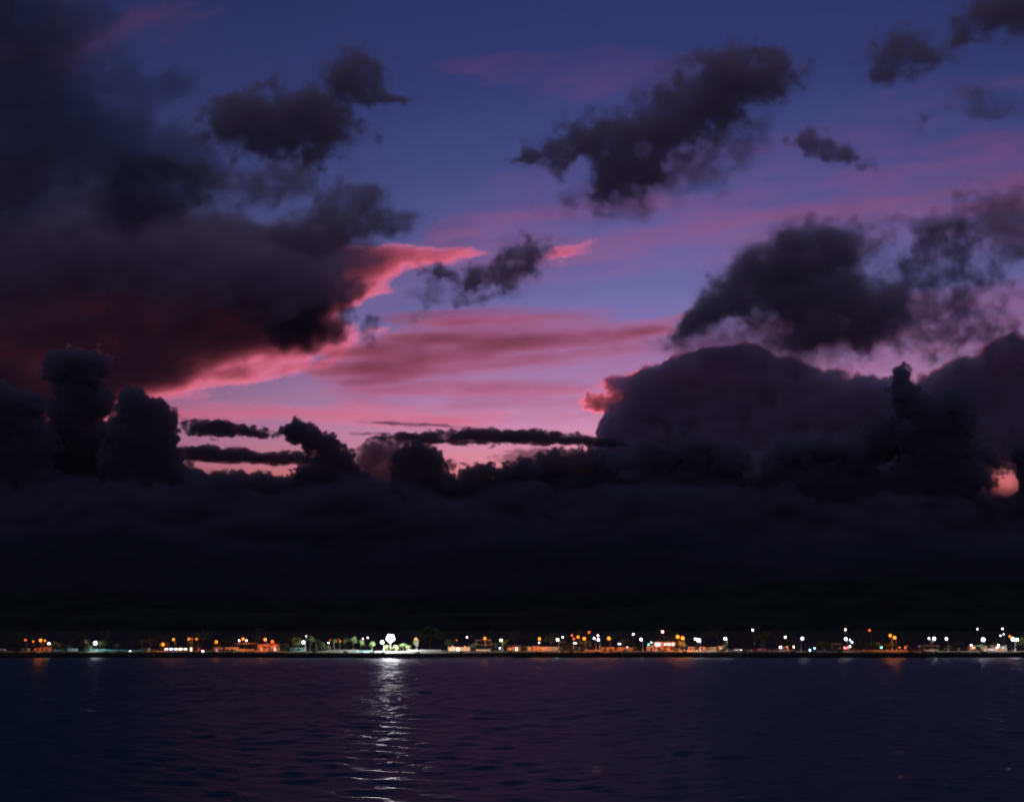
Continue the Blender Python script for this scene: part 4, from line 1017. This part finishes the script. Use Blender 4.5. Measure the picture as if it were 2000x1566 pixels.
# far end
house('low house with orange lit porch under the far orange lamps', 70, 97, 1264, 812, 5, m_orange, 'gable', wins=((-.3, .5, .9, .9), (.3, .5, .9, .9)), doors=((0, .9, 1.9),))
house('little teal hut at the far end of the shore', 41, 56, 1267, 808, 3, m_teal, 'flat', doors=((.1, .9, 1.7),), name='hut', cat='hut')
wall_run('short teal wall piece left of the dazzling lamp', 106, 125, 1268, 803, m_teal)
wall_run('brightest teal wall piece left of the dazzling lamp', 133, 152, 1266, 802, m_pteal)
wall_run('striped teal wall behind the dazzling lamp', 168, 206, 1267, 806, m_teal, 10)
wall_run('long dim teal wall right of the dazzling lamp', 207, 249, 1268, 807, m_teal, 9)
wall_run('dim blue green wall piece before the market stalls', 257, 274, 1268.5, 803, m_teal)
house('pale hut with bright front before the market stalls', 276, 291, 1266, 803, 3, m_pteal, 'flat', m_grey, doors=((0, .9, 1.7),), name='hut', cat='hut')
wall_run('olive wall piece left of the yellow lit tree', 292, 306, 1268, 804, m_cream)
# market stalls
st = [(321, 330, (1, .85, .75), 5, m_tile, 'first stall of the row, under the yellow lit tree'), (331, 339, BLU, 10, m_white, 'market stall with a blue lit sign'),
      (340, 348, WARM, 7, m_orange, 'market stall between the blue sign and the brightest stall'), (349, 357, (1, .95, .9), 11, m_white, 'brightest white market stall of the row'), (358, 367, (1, .75, .6), 6, m_tile, 'last lit market stall before the brown roofed house')]
for a, b_, c, pw, cm, lb in st: stall(lb, a, b_, 1265.5, 806, cm, c, pw)
house('brown roofed house at the end of the market stalls', 368, 387, 1263, 806, 5, m_orange, 'gable', wins=((.25, .45, .8, .8),), doors=((-.2, .9, 1.8, WARM, 3.0),))
house('pale teal house with long low front', 417, 463, 1264, 806, 6, m_pteal, 'gable', m_cream, wins=((-.36, .5, 1.1, .9, PNK, 1.0), (-.2, .5, 1.1, .9), (.08, .5, 1.1, .9), (.3, .5, 1.1, .9)), doors=((-.06, .9, 1.9),))
pavilion('flat roofed open pavilion with orange lit eaves', 458, 500, 1256, 816, 6, 1)
hb = house('two storey balcony house glowing orange', 503, 543, 1257, 810, 7, m_orange, 'gable', wins=((-.36, .72, 1.0, .9, SOD, 1.5), (-.1, .72, 1.0, .9), (.2, .72, 1.0, .9, SOD, 1.2), (.4, .72, .8, .9)), doors=((-.3, 1.0, 1.8, SOD, 1.6), (.1, 1.0, 1.8), (.36, 1.0, 1.8, WARM, 1.5)))
_, w_ = span(503, 543, 810)
MB().box((0, -.75, 2.45), (w_ + .4, 1.4, .16)).build('balcony', m_orange, hb)
for i in range(7): MB().box((-w_ / 2 + i * w_ / 6, -1.35, 1.2), (.14, .14, 2.4)).build('balcony_post', m_cream, hb)
MB().box((0, -1.4, 3.2), (w_ + .4, .06, .1)).build('balcony_rail', m_cream, hb)
house('teal kiosk beside the white lamp', 567, 596, 1264.5, 801, 3.2, m_teal, 'flat', m_pteal, doors=((-.38, .9, 1.7),), wins=((.1, .55, 1.6, .7),), name='kiosk', cat='kiosk')
fence('row of pale pickets in the dark grove left of the floodlight', 638, 700, 1268.5, 800, 16, m_white)
wall_run('low green wall left of the floodlight', 697, 727, 1271, 800, m_teal)
fence('white pickets below the big dark tree', 794, 862, 1268, 800, 20, m_white)
wall_run('ochre wall lit deep orange behind a white globe', 876, 918, 1263, 812, m_orange, 6)
L('amber lamp glowing on the ochre wall\'s near side', 884, 1262, 808, SOD, 60, .2, 'yard', SM, 'lamp')
L('amber lamp glowing on the ochre wall\'s far side', 908, 1262, 808, SOD, 60, .2, 'yard', SM, 'lamp')
pavilion('tiered pavilion with two orange lit roofs', 928, 960, 1249.5, 810, 6, 2)
wall_run('short white wall piece at the water right of the tiered pavilion', 967, 983, 1270.5, 798, m_white)
house('small orange house left of the yellow wall', 990, 1017, 1259, 812, 5, m_orange, 'gable', wins=((-.25, .5, .9, .9, SOD, 1.5),), doors=((.2, 1.0, 1.9, WARM, 2.2),))
L('orange porch lamp on the small house left of the yellow wall', 1003, 1264, 808, SODR, 50, .2, 'yard', SM, 'lamp')
wall_run('tall yellow lit wall with a white framed gate', 1030, 1093, 1262.5, 808, m_cream, 8, (.18, .36))
wall_run('low orange lit wall right of the bushy palm row', 1146, 1174, 1268.5, 808, m_orange, 4)
wall_run('hot orange lit wall behind the low palms', 1175, 1236, 1263.5, 808, m_orange, 7)
for lb, px, py in (('white lit signboard under the orange cluster', 1123, 1255.5), ('white lit signboard right of the crossarm pole', 1210, 1257)):
    Y = 806; H = ztop(py, Y); root = empty('signboard', (xat(px, Y), Y, ground(Y)))
    for s in (-1, 1): MB().box((s * .6, 0, H / 2), (.08, .08, H)).build('post', m_pole, root)
    MB().box((0, -.08, H), (1.7, .1, .55)).build('sign_panel', glow(WHT, 3.5), root)
    tag(root, lb, 'sign')
sh = house('two storey salmon house with white lit upper windows', 1278, 1319, 1252.5, 812, 7, m_pinkw, 'flat', m_tile,
      wins=((-.34, .72, 2.6, 1.5, WHT, 2.6), (.02, .74, 1.0, 1.1, WHT, 2.2), (.2, .74, 1.3, 1.1, WHT, 2.6), (.39, .74, 1.3, 1.1, WHT, 2.2), (-.3, .25, 1.2, 1.0), (.32, .25, 1.2, 1.0)), doors=((0, 1.6, 2.0),))
MB().box((0, -.6, 2.75), (11.0, 1.1, .14)).build('balcony', m_pinkw, sh)
house('plain salmon annex beside the two storey house', 1264.5, 1277, 1260, 811, 5, m_pinkw, 'parapet', m_pinkw, doors=((.1, .9, 1.9),), name='annex', cat='annex')
wall_run('white low wall piece before the salmon house', 1275, 1284, 1270, 799, m_white)
house('ochre shed right of the golden tree', 1345, 1358, 1262.5, 812, 4, m_orange, 'flat', wins=((-.2, .55, .9, .8),), doors=((.25, .9, 1.8),), name='shed', cat='shed')
house('brown shed right of the blazing lamp', 1366, 1376, 1262.5, 812, 4, m_pinkw, 'flat', doors=((0, 1.0, 1.8),), name='shed', cat='shed')
house('darker shed, second right of the blazing lamp', 1377, 1387, 1264, 813, 4, m_orange, 'flat', doors=((0, 1.0, 1.7),), name='shed', cat='shed')
pavilion('small open stand with pale frame right of the sheds', 1389, 1399, 1264, 806, 2.5, 1, m_cream, 'open_stand', m_white, 'stand')
house('striped kiosk at the foot of a promenade lamp', 1404, 1414, 1261, 812, 3, m_orange, 'flat', m_white, wins=((0, .6, 1.4, .7, WARM, 2.5),), name='kiosk', cat='kiosk')
wall_run('long low orange lit wall behind the grass right of the salmon house', 1318, 1400, 1269.5, 803, m_orange, 12)
m_carw = node_mat('white_car_paint', (.7, .7, .72), .25, .5, 1, .05); m_carr = node_mat('red_car_paint', (.4, .05, .05), .25, .5, 1, .1); m_card = node_mat('dark_car_paint', (.06, .06, .08), .25, .5, 1, .1)
car('white car with lit front, nearest the lamp by the dark tree', 1440, 800, -.35, m_carw, WHT, 14)
car('red and white lit car beside a bollard', 1475, 801, 2.9, m_carr, WARM, 8, RED)
car('pale car next to the red one under the dark tree', 1488, 803, -2.8, m_carw, None, 0, RED)
car('dark car left of the white car', 1424, 804, .2, m_card, None, 0)
car('dark car far left of the bollards behind the verge', 1451, 806, 3.0, m_card)
car('white car by the long orange wall near the edge', 1936, 804, .15, m_carw, WHT, 6)
car('pale car at the very far end of the shore', 3, 803, .3, m_carw, WHT, 5)
car('dark car in the orange lit yard', 1512, 806, .1, m_card)
wall_run('low wall of the orange lit yard', 1500, 1556, 1269.5, 810, m_orange, 8)
house('ochre hut in the orange lit yard', 1529, 1539, 1261.5, 813, 3, m_cream, 'flat', name='hut', cat='hut', doors=((0, .9, 1.7),))
L('orange yard lamp on the ochre hut', 1538, 1263, 809, SOD, 90, .2, 'yard', SM, 'lamp')
L('orange lamp low on the shelters\' yard wall', 1757, 1264, 806, SOD, 50, .2, 'yard', SM, 'lamp')
L('orange lamp by the first parasol shelter', 1768, 1264.5, 806, SOD, 50, .2, 'yard', SM, 'lamp')
house('small dim house on the slope above the tangled tree', 1627, 1643, 1255, 860, 5, m_grey, 'flat', name='house', wins=((0, .5, 1.0, .9),))
wall_run('long low orange lit wall behind the olive trees', 1646, 1772, 1270, 806, m_orange, 18)
bench('white bench left of the promenade lamp by the pale green tree', 1531, 795, .2); bench('white bench nearest the ochre hut', 1539, 797, -.1)
bench('white bench at the verge below the pale green tree', 1610, 793, .3); bench('white bench left of the orange lit pole', 1733, 796, 0); bench('white bench below the parasol shelters', 1761, 796, .1)
for px, Y, lb in ((1462, 797, 'white bollard left of the red car'), (1480, 797, 'white bollard right of the red car'), (1361, 795, 'white bollard under the blazing lamp right of the golden tree'), (1540, 796, 'white bollard by the ochre hut benches'),
                  (1709, 795, 'white bollard in front of the green trees'), (1742, 795, 'white bollard beside the orange lit pole'), (1872, 797, 'tall pale bollard alone right of the last shelter lamp'), (1687, 796, 'white bollard in front of the olive tree')):
    bollard(lb, px, Y, 1.9 if px == 1872 else 1.2)
shelter('orange lit parasol shelter, first after the orange lamp pair', 1771, 1260, 805, 2.0, m_tile); shelter('dim parasol shelter, second after the orange lamp pair', 1796, 1260.5, 808, 1.6, m_grey)
pavilion('long bus shelter with grey frame by the promenade lamps', 1803, 1834, 1260.5, 806, 2.6, 1, m_tile, 'bus_shelter', m_grey, 'shelter')
wall_run('long orange lit wall near the picture\'s edge', 1894, 1964, 1265.5, 806, m_orange, 10)
house('orange fronted shop behind the long wall near the edge', 1895, 1928, 1260, 815, 5, m_orange, 'flat', wins=((-.3, .5, 1.6, 1.0, WARM, 2.0), (.2, .5, 2.2, 1.0, (1, .3, .2), 1.6)), name='shop', cat='shop')
house('white fronted shop left of the last two white lamps', 1940, 1966, 1259, 815, 5, m_cream, 'flat', wins=((-.2, .5, 1.6, 1.1, PNK, 3.0), (.25, .5, 1.2, 1.1, BLU, 2.0)), name='shop', cat='shop')
L('orange lamp on the long wall near the edge, first of two', 1903, 1263, 803, SODR, 90, .2, 'yard', SM, 'lamp'); L('orange lamp on the long wall near the edge, second of two', 1951, 1262, 803, SOD, 90, .2, 'yard', SM, 'lamp')
L('bluish lamp over the white fronted shop', 1950, 1259.5, 808, (.7, .75, 1), 60, .24, 'yard', SM, 'lamp')
L('white stall light on the orange fronted shop', 1897, 1259.5, 810, PNK, 40, .24, 'yard', SM, 'lamp')

# low scrub and single boulders that break the line of the revetment
rnd = random.Random(23)
for i in range(34):
    px = 20 + i * 58 + rnd.uniform(-22, 22); x = xat(px, 775); y = float(shore(x)) + rnd.uniform(3.5, 5.5); s_ = rnd.uniform(.7, 1.5)
    V, Fc = [], []
    for k_ in range(90):
        a = rnd.uniform(0, 6.28); rr = s_ * rnd.random() ** .5; q_ = Vector((math.cos(a) * rr, math.sin(a) * rr * .6, s_ * rnd.random() * .8))
        u = Vector((rnd.gauss(0, 1), rnd.gauss(0, 1), rnd.gauss(.5, .7))).normalized() * .28; w = u.orthogonal() * .5
        b_ = len(V); V += [tuple(q_ - u), tuple(q_ + w), tuple(q_ + u), tuple(q_ - w)]; Fc.append((b_, b_ + 1, b_ + 2, b_ + 3))
    me = bpy.data.meshes.new('shrub'); me.from_pydata(V, [], Fc); me.update()
    o = mesh_obj('shrub', me, m_leaf[i % 4], None, (x, y, 2.4)); tag(o, 'low dark shrub on the rim of the boulder revetment', 'shrub', 'shrubs on the rim of the revetment')
